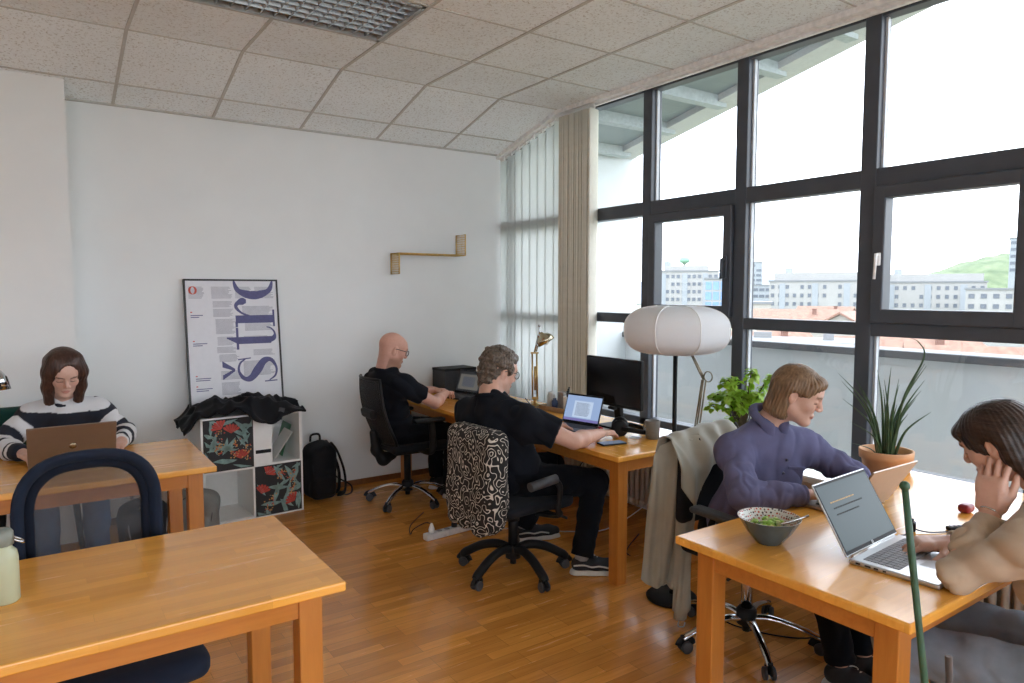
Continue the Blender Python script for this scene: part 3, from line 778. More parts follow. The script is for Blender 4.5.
def hand_shape(H, w, fwd, up, side, curls, s=1., spread=0., thumb=(.62, .74, -.25), k=.006, thumb_bend=.3):
    """w wrist, fwd to the fingers, up = back of the hand, side=+1 thumb on the left of fwd (looking along -up)"""
    R = basis(fwd, up); R[:, 1] *= side; w = np.array(w, float)
    def W(p): return w+R@(np.array(p, float)*s)
    Rb = R.copy()
    H.box(W((.05, -.002, 0)), (.032*s, .024*s, .004*s), .0105*s, Rb, .012)
    H.box(W((.078, .0, .0)), (.014*s, .029*s, .003*s), .0095*s, Rb, .010)
    H.cap(W((-.02, 0, 0)), W((.03, 0, 0)), .0225*s, .020*s, .014, flat=.75, fdir=R[:, 2])
    H.ell(W((.030, .020, -.006)), (.028*s, .016*s, .014*s), Rb, .012)
    yo = (.0305, .0105, -.0100, -.0285); ln = (.072, .080, .074, .058); rr = (.0086, .0089, .0084, .0074)
    for i in range(4):
        b = curls[i] if hasattr(curls[i], '__len__') else (curls[i], curls[i]*1.1, curls[i]*.7)
        p = np.array((.090-(.010 if i == 3 else 0)-abs(i-1)*.002, yo[i], .001)); a = 0.; sp = spread*(1.5-i)
        L_ = [ln[i]*.48, ln[i]*.30, ln[i]*.22]; r = rr[i]
        for j in range(3):
            a += b[j]
            q = p+L_[j]*np.array((math.cos(a)*math.cos(sp), math.sin(sp), -math.sin(a)))
            H.cap(W(p), W(q), r*s, r*.93*s, (.006 if j == 0 else .002)); p = q; r *= .93
    p = np.array((.022, .026, -.006)); t = np.array(thumb, float); t /= np.linalg.norm(t)
    q = p+t*.042; H.cap(W(p), W(q), .0135*s, .0108*s, .010)
    t2 = t+np.array((thumb_bend, -thumb_bend, -.1)); t2 /= np.linalg.norm(t2); q2 = q+t2*.030
    H.cap(W(q), W(q2), .0106*s, .0095*s, .003); q3 = q2+(t2+np.array((.1, -.1, 0)))*.022; H.cap(W(q2), W(q3), .0095*s, .0078*s, .002)
    return H
def skin_mat(name, rough=.48):
    m, nt, b, o = new_mat(name)
    a = N(nt, 'ShaderNodeAttribute', attribute_name='tone')
    n = N(nt, 'ShaderNodeTexNoise', inp={'Scale': 60, 'Detail': 4}); L(nt, coords(nt), n.inputs['Vector'])
    L(nt, mixc(nt, .35, a.outputs['Color'], ramp(nt, n.outputs['Fac'], [(.3, (.82, .74, .72)), (.7, (1, 1, 1))]), 'MULTIPLY'), b.inputs['Base Color'])
    b.inputs['Roughness'].default_value = rough; b.inputs['Subsurface Weight'].default_value = .12; b.inputs['Subsurface Radius'].default_value = (.012, .005, .003); b.inputs['Subsurface Scale'].default_value = .6
    bump(nt, b, n.outputs['Fac'], .05, .002); MATS[name] = m; return m
def cloth_mat(name, col, rough=.85, weave=900, var=.1, sheen=.04):
    m, nt, b, o = new_mat(name)
    v = coords(nt); n = N(nt, 'ShaderNodeTexNoise', inp={'Scale': 14, 'Detail': 5}); L(nt, v, n.inputs['Vector'])
    L(nt, ramp(nt, n.outputs['Fac'], [(.3, tuple(x*(1-var) for x in col)), (.7, tuple(x*(1+var) for x in col))]), b.inputs['Base Color'])
    w = N(nt, 'ShaderNodeTexNoise', inp={'Scale': weave, 'Detail': 1}); L(nt, v, w.inputs['Vector']); bump(nt, b, w.outputs['Fac'], .15, .001)
    b.inputs['Roughness'].default_value = rough; b.inputs['Sheen Weight'].default_value = sheen; b.inputs['Specular IOR Level'].default_value = .12
    MATS[name] = m; return m
def hair_mat(name, dark, light, rough=.38, stretch=(90, 90, 5)):
    m, nt, b, o = new_mat(name)
    n = N(nt, 'ShaderNodeTexNoise', inp={'Scale': 1.6, 'Detail': 6, 'Roughness': .65, 'Distortion': .3}); L(nt, coords(nt, stretch), n.inputs['Vector'])
    L(nt, ramp(nt, n.outputs['Fac'], [(.3, dark), (.7, light)]), b.inputs['Base Color']); b.inputs['Roughness'].default_value = rough; b.inputs['Specular IOR Level'].default_value = .35
    bump(nt, b, n.outputs['Fac'], .5, .004); MATS[name] = m; return m
# ------------------------------------------------------------------ people
m_skin = skin_mat('skin')
m_tee = cloth_mat('black_cotton', (.009, .010, .014), .95, sheen=.02)
m_trou = cloth_mat('black_twill', (.006, .007, .010), .95, sheen=.02)
m_purple = cloth_mat('purple_grey_corduroy', (.118, .118, .215), .85, 500)
m_beige = cloth_mat('beige_jersey', (.50, .41, .315), .8, 700)
m_gjean = cloth_mat('grey_denim', (.205, .245, .295), .85, 900, .18)
m_bjean = cloth_mat('blue_denim', (.09, .15, .27), .85, 900, .2)
m_knit, nt, b, o_ = new_mat('striped_knit')
a_ = N(nt, 'ShaderNodeAttribute', attribute_name='tone'); L(nt, a_.outputs['Color'], b.inputs['Base Color']); b.inputs['Roughness'].default_value = .9
w_ = N(nt, 'ShaderNodeTexNoise', inp={'Scale': 400, 'Detail': 2}); L(nt, coords(nt), w_.inputs['Vector']); bump(nt, b, w_.outputs['Fac'], .3, .003)
m_shoe = mat('black_canvas', (.014, .015, .018), .8, bmp=.1, scale=300)
m_sole = mat('white_rubber_sole', (.55, .54, .50), .6, var=.06)
m_sock = mat('grey_sock', (.33, .34, .36), .9, bmp=.2, scale=400)
m_specs = mat('dark_spectacle_frame', (.015, .013, .012), .3)
m_lens = glass_mat('spectacle_lens', (.97, .97, .97))

def torso(J, g=0., f=1.):
    """trunk from pelvis to neck, g grows it outward, f scales girth"""
    S = Sh(); pe, wa, ch, nb = (np.array(J[k], float) for k in ('pe', 'wa', 'ch', 'nb')); shl, shr = (np.array(p, float) for p in J['sh'])
    ax = (nb-pe)/np.linalg.norm(nb-pe); lat = (shl-shr)/np.linalg.norm(shl-shr); fw = np.cross(lat, ax); fw /= np.linalg.norm(fw); lat2 = np.cross(ax, fw)
    R = np.stack([fw, lat2, ax], 1)
    bw = np.linalg.norm(shl-shr)/.36
    S.ell(ch, (.112*f+g, .158*f*bw+g, .19+g), R, .05)
    S.ell(wa, (.105*f*J.get('belly', 1)+g, .142*f+g, .15+g), R, .07)
    S.ell(pe, (.125*f+g, .165*f+g, .13+g), R, .07)
    mid = (shl+shr)/2
    S.cap(lerp(mid, shl, .96), lerp(mid, shr, .96), .058+g, .058+g, .05)
    S.cap(nb-ax*.03, shl-ax*.0+0*fw, .046+g*.7, .05+g, .05); S.cap(nb-ax*.03, shr, .046+g*.7, .05+g, .05)
    if J.get('bust'):
        for s in (-1, 1): S.ell(ch+fw*(.075*f)+lat2*s*.068-ax*.035, (.058+g, .064+g, .066+g), R, .05)
    return S, R, ax, fw, lat2
def limb_sleeve(S, pts, rs, cut=None, k=.03, fold=None):
    """a sleeve or trouser leg, ended square at cut=(point, direction)"""
    G = Sh(); G.chain(pts, rs, .02)
    if fold is not None: G.disp(fold)
    if cut is not None: G.half(cut[0], cut[1], .004)
    S.grp(G, k)
def dirv(a, b): v = np.array(b, float)-np.array(a, float); return v/np.linalg.norm(v)
def person(label, J, sk, hair=None, top=None, legs=None, res=.0042):
    c = np.array(J['hc'], float); R = basis(J['hf'], J.get('hu', (0, 0, 1))); s = J.get('hs', 1.)
    H, w = head_shape(c, R, s, J.get('female', True))
    nb = np.array(J['nb'], float); bk = J.get('bk', 1.)
    nr = .050 if J.get('female', True) else .062*min(bk, 1.12)
    H.cap(w((-.022, 0, -.045)), nb+np.array((0, 0, .0)), nr*1.0, nr*1.08, .035)
    T_, TR, ax, fw, lat = torso(J, -.012, J.get('f', 1.)); H.add(T_)
    for i in (0, 1):
        sh, el, wr = (np.array(J[k][i], float) for k in ('sh', 'el', 'wr'))
        H.chain([sh, el], [.046*bk, .037*bk], .03, flat=None)
        m_ = lerp(el, wr, .3); H.chain([el, m_, wr], [.036*bk, .040*bk, .0235+.004*(bk-1)*5], .012)
        hd = J['hand'][i]
        hand_shape(H, wr, hd['f'], hd['u'], (-1, 1)[i], hd.get('c', (.25, .3, .35, .4)), J.get('hands', 1.), hd.get('sp', .06), hd.get('t', (.62, .74, -.25)))
        hp, kn, an = (np.array(J[k][i], float) for k in ('hip', 'kn', 'an'))
        H.chain([hp, kn, an], [.062, .048, .034], .03)
    pr_ = bpy.data.objects
    o = sdf_mesh('person', H, res, m_skin, None, skin_tones(c, R, s, *sk)); tag(o, label, 'person', None)
    M = Matrix.Translation(c) @ Matrix(R.tolist()).to_4x4() @ Matrix.Scale(s, 4)
    return o, c, R, s, w, M
def trousers(o, J, m, name='trousers', hem=True, res=.0065, seed=1, thick=1., part=('hem',)):
    S = Sh(); T_, TR, ax, fw, lat = torso(J, .008, J.get('f', 1.))
    pe = np.array(J['pe'], float)
    S.ell(pe-ax*.01, (.125*J.get('f', 1)+.012, .165*J.get('f', 1)+.012, .12), TR, .05)
    for i in (0, 1):
        hp, kn, an = (np.array(J[k][i], float) for k in ('hip', 'kn', 'an'))
        d = dirv(kn, an)
        limb_sleeve(S, [hp, lerp(hp, kn, .55), kn, lerp(kn, an, .45), an+d*.1], [.092*thick, .082*thick, .068*thick, .060*thick, .056*thick], (an, d), .04, folds(34, .005, seed+i))
    S.disp(folds(34, .003, seed+5))
    return sdf_mesh(name, S, res, m, o)
def shoe(o, an, toe, m, name='shoe', stripe=False, size=1., up=.03):
    """low canvas shoe; an = ankle, toe = direction in plan"""
    t = np.array((*toe, 0.), float); t /= np.linalg.norm(t); l = np.array((-t[1], t[0], 0)); R = np.stack([t, l, (0, 0, 1)], 1)
    base = np.array((an[0], an[1], 0.))-t*.055*size
    def W(x, y, z): return base+R@np.array((x*size, y*size, z))
    U = Sh(); U.chain([W(.035, 0, .055), W(.12, 0, .055), W(.2, .0, .045), W(.245, 0, .042)], [.036, .040, .040, .030], .02)
    U.cap(W(.04, 0, .06), W(.055, 0, .10), .036, .036, .02); U.half(W(0, 0, .028), (0, 0, -1), .003); U.half(W(.05, 0, .098), (-.25*t[0], -.25*t[1], 1), .004)
    so = sdf_mesh(name, U, .0045, m, o)
    B = Sh(); B.chain([W(.03, 0, .0), W(.11, .0, .0), W(.2, 0, .0), W(.245, 0, 0)], [.042, .043, .046, .036], .02); B.half((0, 0, .003), (0, 0, -1), .001); B.half((0, 0, .034), (0, 0, 1), .003)
    sdf_mesh('sole', B, .0045, m_sole, so)
    mb = MB()
    for i in range(4):
        x = .125+.022*i; z = .098-.012*i
        mb.tube([W(x, -.022, z-.010), W(x+.006, 0, z+.001), W(x+.012, .022, z-.010)], .003, 6)
    mb.tube(arc((0, 0, 0), .016, 0, PI, 8, 'xy'), .0022, 5, M=Matrix.Translation(W(.105, 0, .105)) @ Matrix(R.tolist()).to_4x4())
    mb.build('laces', m_sole, so)
    if stripe:
        for sd in (-1, 1):
            mb = MB(); P = smoothpath([W(.01, sd*.038, .062), W(.06, sd*.0415, .066), W(.10, sd*.042, .056), W(.14, sd*.043, .060), W(.19, sd*.041, .048)], 6)
            mb.tube(P, .0045, 6); mb.build('side_stripe', m_sole, so)
    return so
def tee(o, J, m, name='t_shirt', cut=.62, res=.006, seed=11, g=.012, sl=(.066, .058), neck=True, extra=None):
    S, TR, ax, fw, lat = torso(J, g, J.get('f', 1.)); bk = J.get('bk', 1.)
    for i in (0, 1):
        sh, el, wr = (np.array(J[k][i], float) for k in ('sh', 'el', 'wr')); d = dirv(sh, el)
        limb_sleeve(S, [sh, lerp(sh, el, cut+.3)], [sl[0]*bk, sl[1]*bk], (lerp(sh, el, cut), d), .05)
    nb0 = np.array(J['nb'], float); S.cap(nb0-ax*.08, nb0-ax*.022-fw*.004, .085*bk, .062*bk, .05)
    if extra: extra(S, TR, ax, fw, lat)
    S.disp(folds(26, .013, seed)); S.disp(wob(45, .002, seed+3))
    S.half(np.array(J['pe'], float)-ax*.10, -ax, .01)
    t = sdf_mesh(name, S, res, m, o)
    nb = np.array(J['nb'], float); mb = MB()
    nr = (.058 if J.get('female', True) else .068*min(bk, 1.1))
    P = [nb+ax*(-.002-.024*math.cos(a)*1.0)+fw*math.cos(a)*nr*1.12+lat*math.sin(a)*nr*1.08 for a in (2*PI*k/28 for k in range(28))]
    mb.tube(P, .0085, 8, closed=True, flat=1.4); mb.build('collar', m, t)
    return t
def specs(o, M, m=m_specs, round_=.8, x=.099, tk=.0026):
    mb = MB()
    for s in (-1, 1):
        P = []
        for k in range(24):
            a = 2*PI*k/24; P.append((x-.012*abs(math.cos(a)*.021+.034)*8*abs(0)-.10*(abs(s*.034+.023*math.cos(a)))**2*3, s*.034+.0235*math.cos(a), .002+.0195*math.sin(a)*(1 if math.sin(a) < 0 else .9)))
        mb.tube([M @ Vector(p) for p in P], tk, 6, closed=True)
        mb.tube([M @ Vector(p) for p in smoothpath([(x-.016, s*.057, .008), (x-.03, s*.072, .010), (.03, s*.0775, .010), (-.005, s*.079, .008), (-.02, s*.078, -.012)], 5)], tk, 6)
    mb.tube([M @ Vector(p) for p in ((x, -.011, .006), (x+.003, 0, .009), (x, .011, .006))], tk, 6)
    f = mb.build('glasses', m, o)
    for s in (-1, 1):
        mb = MB(); mb.ball((x-.006, s*.034, .002), (.0012, .021, .0175), M, 16); mb.build('lens', m_lens, f)
    return f
skinA = ((.60, .36, .265), (.50, .20, .17), (.10, .055, .035))

# the two men at the window desks ------------------------------------
J = dict(hs=1.05, hc=(2.180, 4.715, 1.150), hf=(.93, -.10, -.30), female=False, nb=(2.130, 4.733, 1.005), sh=[(2.14, 4.95, .91), (2.16, 4.52, .905)], el=[(2.42, 5.02, .775), (2.395, 4.475, .768)], wr=[(2.66, 4.98, .785), (2.60, 4.68, .80)],
         hand=[dict(f=(.9, -.35, -.12), u=(0, 0, 1), c=(.3, .35, .4, .45)), dict(f=(.72, .68, -.14), u=(0, 0, 1), c=(.3, .35, .4, .45))],
         ch=(2.13, 4.74, .80), wa=(2.17, 4.75, .63), pe=(2.20, 4.75, .54), hip=[(2.23, 4.84, .52), (2.23, 4.65, .52)], kn=[(2.62, 4.90, .515), (2.62, 4.60, .515)], an=[(2.63, 4.90, .10), (2.60, 4.62, .10)], bk=1.12, f=1.08)
o, c, R, s, w, M = person('bald person with glasses and black t-shirt typing at the corner desk', J, ((.60, .33, .25), (.45, .2, .17), (.2, .11, .07), (.30, .155, .10)))
tee(o, J, m_tee, seed=21); trousers(o, J, m_trou, seed=4); specs(o, M)
for i in (0, 1): shoe(o, J['an'][i], (1, -.05+.1*i), m_shoe)

J = dict(hs=1.05, hc=(2.19, 3.32, 1.12), hf=(.96, -.06, -.26), female=False, nb=(2.120, 3.29, .990), sh=[(2.11, 3.50, .868), (2.19, 3.045, .870)], el=[(2.38, 3.56, .77), (2.395, 2.895, .768)], wr=[(2.60, 3.36, .765), (2.635, 2.945, .775)],
         hand=[dict(f=(.85, -.5, -.12), u=(0, 0, 1), c=(.3, .35, .4, .45)), dict(f=(.95, .28, -.09), u=(0, .05, 1), c=((.10, .3, .2), (.16, .3, .2), (.22, .3, .2), (.3, .3, .2)), sp=.13)],
         ch=(2.13, 3.28, .79), wa=(2.17, 3.25, .65), pe=(2.18, 3.22, .56), hip=[(2.22, 3.32, .53), (2.24, 3.11, .53)], kn=[(2.62, 3.38, .51), (2.60, 2.95, .50)], an=[(2.52, 3.53, .105), (2.485, 2.925, .105)], bk=1.2, f=1.22, belly=1.25)
o, c, R, s, w, M = person('person with curly brown hair, glasses and black t-shirt in the squiggle patterned chair', J, ((.62, .37, .28), (.5, .22, .18), (.12, .07, .045), (.45, .26, .19)))
tee(o, J, m_tee, seed=31, sl=(.072, .068)); trousers(o, J, m_trou, seed=8, thick=1.08); specs(o, M, mat('thin_metal_frame', (.10, .09, .08), .3, .8))
HS = Sh(); HS.ell(w((-.022, 0, .050)), (.108, .094, .096), R, .02); HS.ell(w((.035, .01, .098)), (.058, .062, .034), R, .03); HS.ell(w((-.058, 0, -.04)), (.054, .074, .085), R, .04)
for sd in (-1, 1): HS.ell(w((.012, sd*.070, .03)), (.032, .018, .045), R, .02)
HS.ell(w((.105, 0, -.02)), (.085, .072, .082), R, .02, 's')
for sd in (-1, 1): HS.ell(w((-.004, sd*.09, -.012)), (.024, .03, .034), R, .01, 's')
HS.disp(wob(120, .0050, 41, 9)); HS.disp(wob(260, .0030, 42, 9))
sdf_mesh('hair', HS, .004, hair_mat('curly_brown_hair', (.030, .022, .017), (.19, .145, .11), .5, (55, 55, 55)), o)
for i in (0, 1):
    so = shoe(o, J['an'][i], ((1, -.25), (1, -.68))[i], m_shoe, stripe=True, size=1.12)
    a = J['an'][i]; mb = MB(); mb.rod((a[0], a[1], .085), (a[0]+.003, a[1], .17), .040, .042, 16); mb.build('sock', m_sock, o)

# the two women sharing the table at the right -----------------------
J = dict(hc=(2.655, 1.735, 1.145), hf=(.42, -.86, -.34), female=True, nb=(2.60, 1.845, 1.005), sh=[(2.78, 1.785, .895), (2.445, 1.885, .895)], el=[(2.94, 1.63, .775), (2.285, 1.715, .772)], wr=[(2.80, 1.525, .765), (2.53, 1.60, .768)],
         hand=[dict(f=(-.85, -.40, -.1), u=(0, 0, 1)), dict(f=(.93, -.35, -.08), u=(0, 0, 1), c=(.3, .35, .4, .45))],
         ch=(2.615, 1.87, .82), wa=(2.61, 1.92, .66), pe=(2.605, 1.96, .56), hip=[(2.70, 1.92, .53), (2.51, 1.93, .53)], kn=[(2.72, 1.50, .52), (2.52, 1.52, .52)], an=[(2.74, 1.46, .12), (2.59, 1.47, .12)], f=.92, bust=True)
o, c, R, s, w, M = person('person with light brown bob and purple grey shirt looking down at the shared table', J, ((.64, .40, .31), (.50, .20, .17), (.20, .11, .06)), res=.0038)
S, TR, ax, fw, lat = torso(J, .013, J['f'])
for i in (0, 1):
    sh, el, wr = (np.array(J[k][i], float) for k in ('sh', 'el', 'wr')); d = dirv(el, wr)
    G = Sh(); G.chain([sh, lerp(sh, el, .6), el, lerp(el, wr, .5), wr+d*.03], [.060, .057, .053, .049, .040], .03); G.disp(folds(75, .0055, 50+i, (1, 1, .6))); G.half(wr-d*.015, d, .006); S.grp(G, .06)
S.disp(folds(48, .006, 57, (1, 1, .45))); S.disp(wob(90, .001, 58)); S.half(np.array(J['pe'])-ax*.09, -ax, .01)
shirt = sdf_mesh('shirt', S, .0055, m_purple, o)
nb = np.array(J['nb'], float)
C_ = Sh()
for sd in (-1, 1):       # collar: stands round the back of the neck, points fall open at the front
    P = []
    for k in range(9):
        a = PI-sd*(k/8)*PI*.82; up = .050-.040*(k/8)**2
        P.append(nb+ax*(up+.005)+fw*math.cos(a)*(.060+.020*(k/8))+lat*math.sin(a)*.064)
    C_.chain(P, [.017]*9, .01)
    tip = P[-1]+fw*.020-ax*.065+lat*(sd*.022)*(-1 if math.sin(PI-sd*PI*.8) < 0 else 1)
    C_.cap(P[-1], tip, .017, .009, .02, flat=.6, fdir=fw); C_.cap(P[-2], tip, .015, .009, .02, flat=.6, fdir=fw)
sdf_mesh('collar', C_, .004, m_purple, shirt)
fr = np.array(J['ch'])+fw*.125
mb = MB(); MT = Matrix.Translation(fr) @ Matrix(np.stack([fw, lat, ax], 1).tolist()).to_4x4()
mb.box((-.004, .070, .010), (.010, .075, .085), .004, MT, rot=(0, 0, -.18)); mb.box((-.001, .070, .047), (.009, .079, .014), .003, MT, rot=(0, 0, -.18)); mb.build('chest_pocket', m_purple, shirt)
mb = MB()
for k in range(5): mb.rod(MT @ Vector((.006, 0, .09-.06*k)), MT @ Vector((.014, 0, .09-.06*k)), .006)
mb.build('button', mat('shirt_button', (.10, .10, .15), .4), shirt)
trousers(o, J, m_trou, seed=60, thick=.98)
for i in (0, 1): shoe(o, J['an'][i], ((.1, -1), (.25, -1))[i], m_shoe)
HS = Sh(); HS.ell(w((-.014, 0, .038)), (.103, .085, .088), R, .02); HS.box(w((-.055, 0, -.030)), (.022, .052, .052), .030, R, .03)
for sd in (-1, 1): HS.cap(w((-.035, sd*.062, .02)), w((-.030, sd*.058, -.088)), .034, .030, .03)
HS.ell(w((.070, 0, .074)), (.027, .056, .027), R, .02)
for sd in (-1, 1): HS.cap(w((.055, sd*.052, .058)), w((.040, sd*.067, .022)), .018, .010, .02)
HS.ell(w((.120, 0, -.048)), (.090, .085, .104), R, .015, 's')
for sd in (-1, 1): HS.ell(w((.004, sd*.092, -.012)), (.026, .030, .034), R, .008, 's'); HS.ell(w((.045, sd*.07, -.06)), (.052, .05, .07), R, .01, 's')
HS.half(w((0, 0, -.112)), -R[:, 2]+.15*R[:, 0], .01)
def strands(c, R, n, amp, seed):
    R4 = np.array(R, F4); c4 = np.array(c, F4); wv_ = wob(30, 1.2, seed, 5)
    return lambda P: (amp*np.sin(np.arctan2(((P-c4)@R4)[:, 1], ((P-c4)@R4)[:, 0]+.02)*n+wv_(P))).astype(F4)
HS.disp(strands(c, R, 46, .0016, 70)); HS.disp(wob(40, .002, 71))
sdf_mesh('hair', HS, .0038, hair_mat('light_brown_hair', (.075, .042, .022), (.27, .165, .09), .4, (60, 60, 5)), o)

J = dict(hc=(2.415, .895, 1.120), hf=(-.02, .90, -.44), hu=(-.10, 0, 1), female=True, nb=(2.43, .755, .995), sh=[(2.20, .725, .895), (2.58, .68, .93)], el=[(2.160, .885, .772), (2.62, .90, .775)], wr=[(2.305, .868, .925), (2.425, 1.02, .768)],
         hand=[dict(f=(.24, .08, .95), u=(-.96, .12, .24), c=((.12, .2, .25), (.10, .18, .22), (.12, .2, .25), (.15, .3, .3)), sp=.10, t=(.86, .42, -.22)), dict(f=(-.68, .62, -.10), u=(0, 0, 1), c=((.22, .38, .2), (.30, .40, .2), (.34, .40, .2), (.4, .4, .3)), sp=.12)],
         ch=(2.385, .67, .81), wa=(2.385, .58, .66), pe=(2.40, .50, .54), hip=[(2.29, .54, .50), (2.50, .54, .50)], kn=[(2.19, 1.06, .485), (2.47, 1.06, .50)], an=[(2.22, 1.0, .10), (2.50, 1.0, .10)], hands=1.08, f=1.0, bust=True)
o, c, R, s, w, M = person('dark haired person in beige top resting cheek on hand over a silver laptop', J, ((.63, .38, .29), (.5, .21, .18), (.09, .05, .035)), res=.0036)
S, TR, ax, fw, lat = torso(J, .010, J['f'])
for i in (0, 1):
    sh, el, wr = (np.array(J[k][i], float) for k in ('sh', 'el', 'wr')); d = dirv(el, wr)
    G = Sh(); G.chain([sh, lerp(sh, el, .5), el, lerp(el, wr, .45), wr], [.056, .052, .047, .046, .033], .025); G.disp(folds(48, .007, 80+i)); G.half(wr-d*.012, d, .004); S.grp(G, .035)
S.disp(folds(30, .008, 87)); S.half(np.array(J['pe'])-ax*.06, -ax, .01)
sdf_mesh('jumper', S, .0048, m_beige, o)
trousers(o, J, m_gjean, 'jeans', seed=90, thick=1.02)
for i in (0, 1): shoe(o, J['an'][i], (0, 1), m_shoe)
wl = np.array(J['wr'][0]); dl = dirv(J['el'][0], J['wr'][0])
mb = MB(); q = basis(dl, (0, 1, 0)); P = [wl+dl*.004+q[:, 1]*.0275*math.cos(a)+q[:, 2]*.0275*math.sin(a) for a in (2*PI*k/24 for k in range(24))]
mb.tube(P, .003, 6, closed=True); mb.build('bracelet', mat('silver_bracelet', (.6, .58, .54), .25, 1.), o)
HS = Sh(); HS.ell(w((-.016, 0, .038)), (.110, .088, .094), R, .02); HS.ell(w((-.07, 0, -.03)), (.055, .068, .075), R, .04); HS.chain([w((-.085, 0, -.04)), w((-.115, 0, -.10)), w((-.10, .0, -.20))], [.038, .034, .022], .03)
for sd in (-1, 1): HS.chain([w((-.038, sd*.070, .02)), w((-.044, sd*.070, -.045)), w((-.050, sd*.058, -.11))], [.022, .020, .014], .03)
HS.ell(w((.075, 0, .062)), (.030, .058, .026), R, .02)
HS.ell(w((.118, 0, -.04)), (.090, .082, .086), R, .012, 's')
for sd in (-1, 1): HS.ell(w((.006, sd*.092, -.010)), (.027, .028, .036), R, .006, 's')
HS.disp(strands(c, R, 40, .0012, 75)); HS.disp(wob(40, .0018, 76))
sdf_mesh('hair', HS, .0038, hair_mat('dark_brown_hair', (.010, .007, .006), (.055, .032, .024), .33, (60, 5, 60)), o)

# the woman at the table by the pier ---------------------------------
J = dict(hc=(.135, 4.475, 1.140), hf=(.10, -.86, -.46), female=True, nb=(.135, 4.60, .975), sh=[(.29, 4.60, .89), (-.02, 4.62, .885)], el=[(.418, 4.52, .77), (-.165, 4.50, .775)], wr=[(.375, 4.285, .768), (-.06, 4.24, .768)],
         hand=[dict(f=(-.35, -.93, -.12), u=(0, 0, 1)), dict(f=(.45, -.88, -.1), u=(0, 0, 1))],
         ch=(.135, 4.66, .81), wa=(.135, 4.74, .65), pe=(.135, 4.82, .56), hip=[(.225, 4.78, .53), (.045, 4.78, .53)], kn=[(.25, 4.36, .53), (.02, 4.38, .53)], an=[(.25, 4.33, .10), (.02, 4.35, .10)], f=.92, bust=True)
o, c, R, s, w, M = person('person with dark brown bob in a black and white striped jumper behind a laptop', J, ((.62, .39, .31), (.52, .20, .17), (.07, .04, .028)), res=.0042)
S, TR, ax, fw, lat = torso(J, .016, J['f'])
for i in (0, 1):
    sh, el, wr = (np.array(J[k][i], float) for k in ('sh', 'el', 'wr')); d = dirv(el, wr)
    G = Sh(); G.chain([sh, lerp(sh, el, .5), el, lerp(el, wr, .45), wr], [.062, .058, .053, .050, .040], .03); G.disp(folds(36, .008, 100+i)); G.half(wr-d*.01, d, .005); S.grp(G, .045)
S.disp(folds(24, .008, 107)); S.half(np.array(J['pe'])-ax*.08, -ax, .01)
def stripes(P):
    navy = np.array((.010, .012, .022)); whitec = np.array((.66, .66, .68)); n = np.full((len(P), 3), whitec)
    zz = (P-np.array(J['nb'], F4))@ax.astype(F4)
    t = -zz; nv = ((t > .015) & (t < .095)) | ((t > .17) & (t < .25)) | (t > .33)
    best = np.full(len(P), 9.); tt = np.zeros(len(P))
    for i in (0, 1):
        a0 = 0.
        for a, b in ((J['sh'][i], J['el'][i]), (J['el'][i], J['wr'][i])):
            a = np.array(a, F4); b = np.array(b, F4); L_ = np.linalg.norm(b-a); h = np.clip((P-a)@(b-a)/L_**2, -.3, 1); dd = np.linalg.norm(P-a-h[:, None]*(b-a), axis=1)
            m_ = dd < best; best[m_] = dd[m_]; tt[m_] = a0+h[m_]*L_; a0 += L_
    sx = np.abs((P-np.array(J['ch'], F4))@lat.astype(F4)); arm = (best < .075) & ((sx > .140) | (tt > .07))
    av = ((tt > -.06) & (tt < .065)) | ((tt > .13) & (tt < .20)) | ((tt > .29) & (tt < .345)) | ((tt > .395) & (tt < .415)) | (tt > .44)
    k = np.where(arm, av, nv); n[k] = navy; return n
jm = sdf_mesh('jumper', S, .005, m_knit, o, stripes)
mb = MB(); nb = np.array(J['nb'], float)
P = [nb+ax*(.022-.012*math.cos(a))+fw*(math.cos(a)*.066+.008)+lat*math.sin(a)*.062 for a in (2*PI*k/28 for k in range(28))]
mb.tube(P, .012, 8, closed=True); mb.build('collar', mat('navy_rib', (.010, .012, .022), .9), jm)
trousers(o, J, m_bjean, 'jeans', seed=110)
for i in (0, 1): shoe(o, J['an'][i], (0, -1), m_shoe)
HS = Sh(); HS.ell(w((-.016, 0, .042)), (.110, .092, .094), R, .02); HS.box(w((-.055, 0, -.045)), (.024, .056, .075), .030, R, .03)
for sd in (-1, 1): HS.chain([w((.01, sd*.050, .088)), w((.028, sd*.074, .02)), w((.030, sd*.074, -.07)), w((.038, sd*.068, -.165))], [.03, .026, .026, .024], .04)
HS.ell(w((.118, .006, -.012)), (.085, .051, .118), R, .012, 's'); HS.cap(w((.12, 0, -.05)), w((.10, 0, -.2)), .055, .045, .01, 's')
HS.half(w((0, 0, -.172)), -R[:, 2], .012)
HS.disp(strands(c, R, 44, .0012, 77)); HS.disp(wob(40, .0008, 78))
sdf_mesh('hair', HS, .004, hair_mat('dark_chestnut_hair', (.018, .009, .007), (.085, .040, .028), .35, (60, 60, 5)), o)
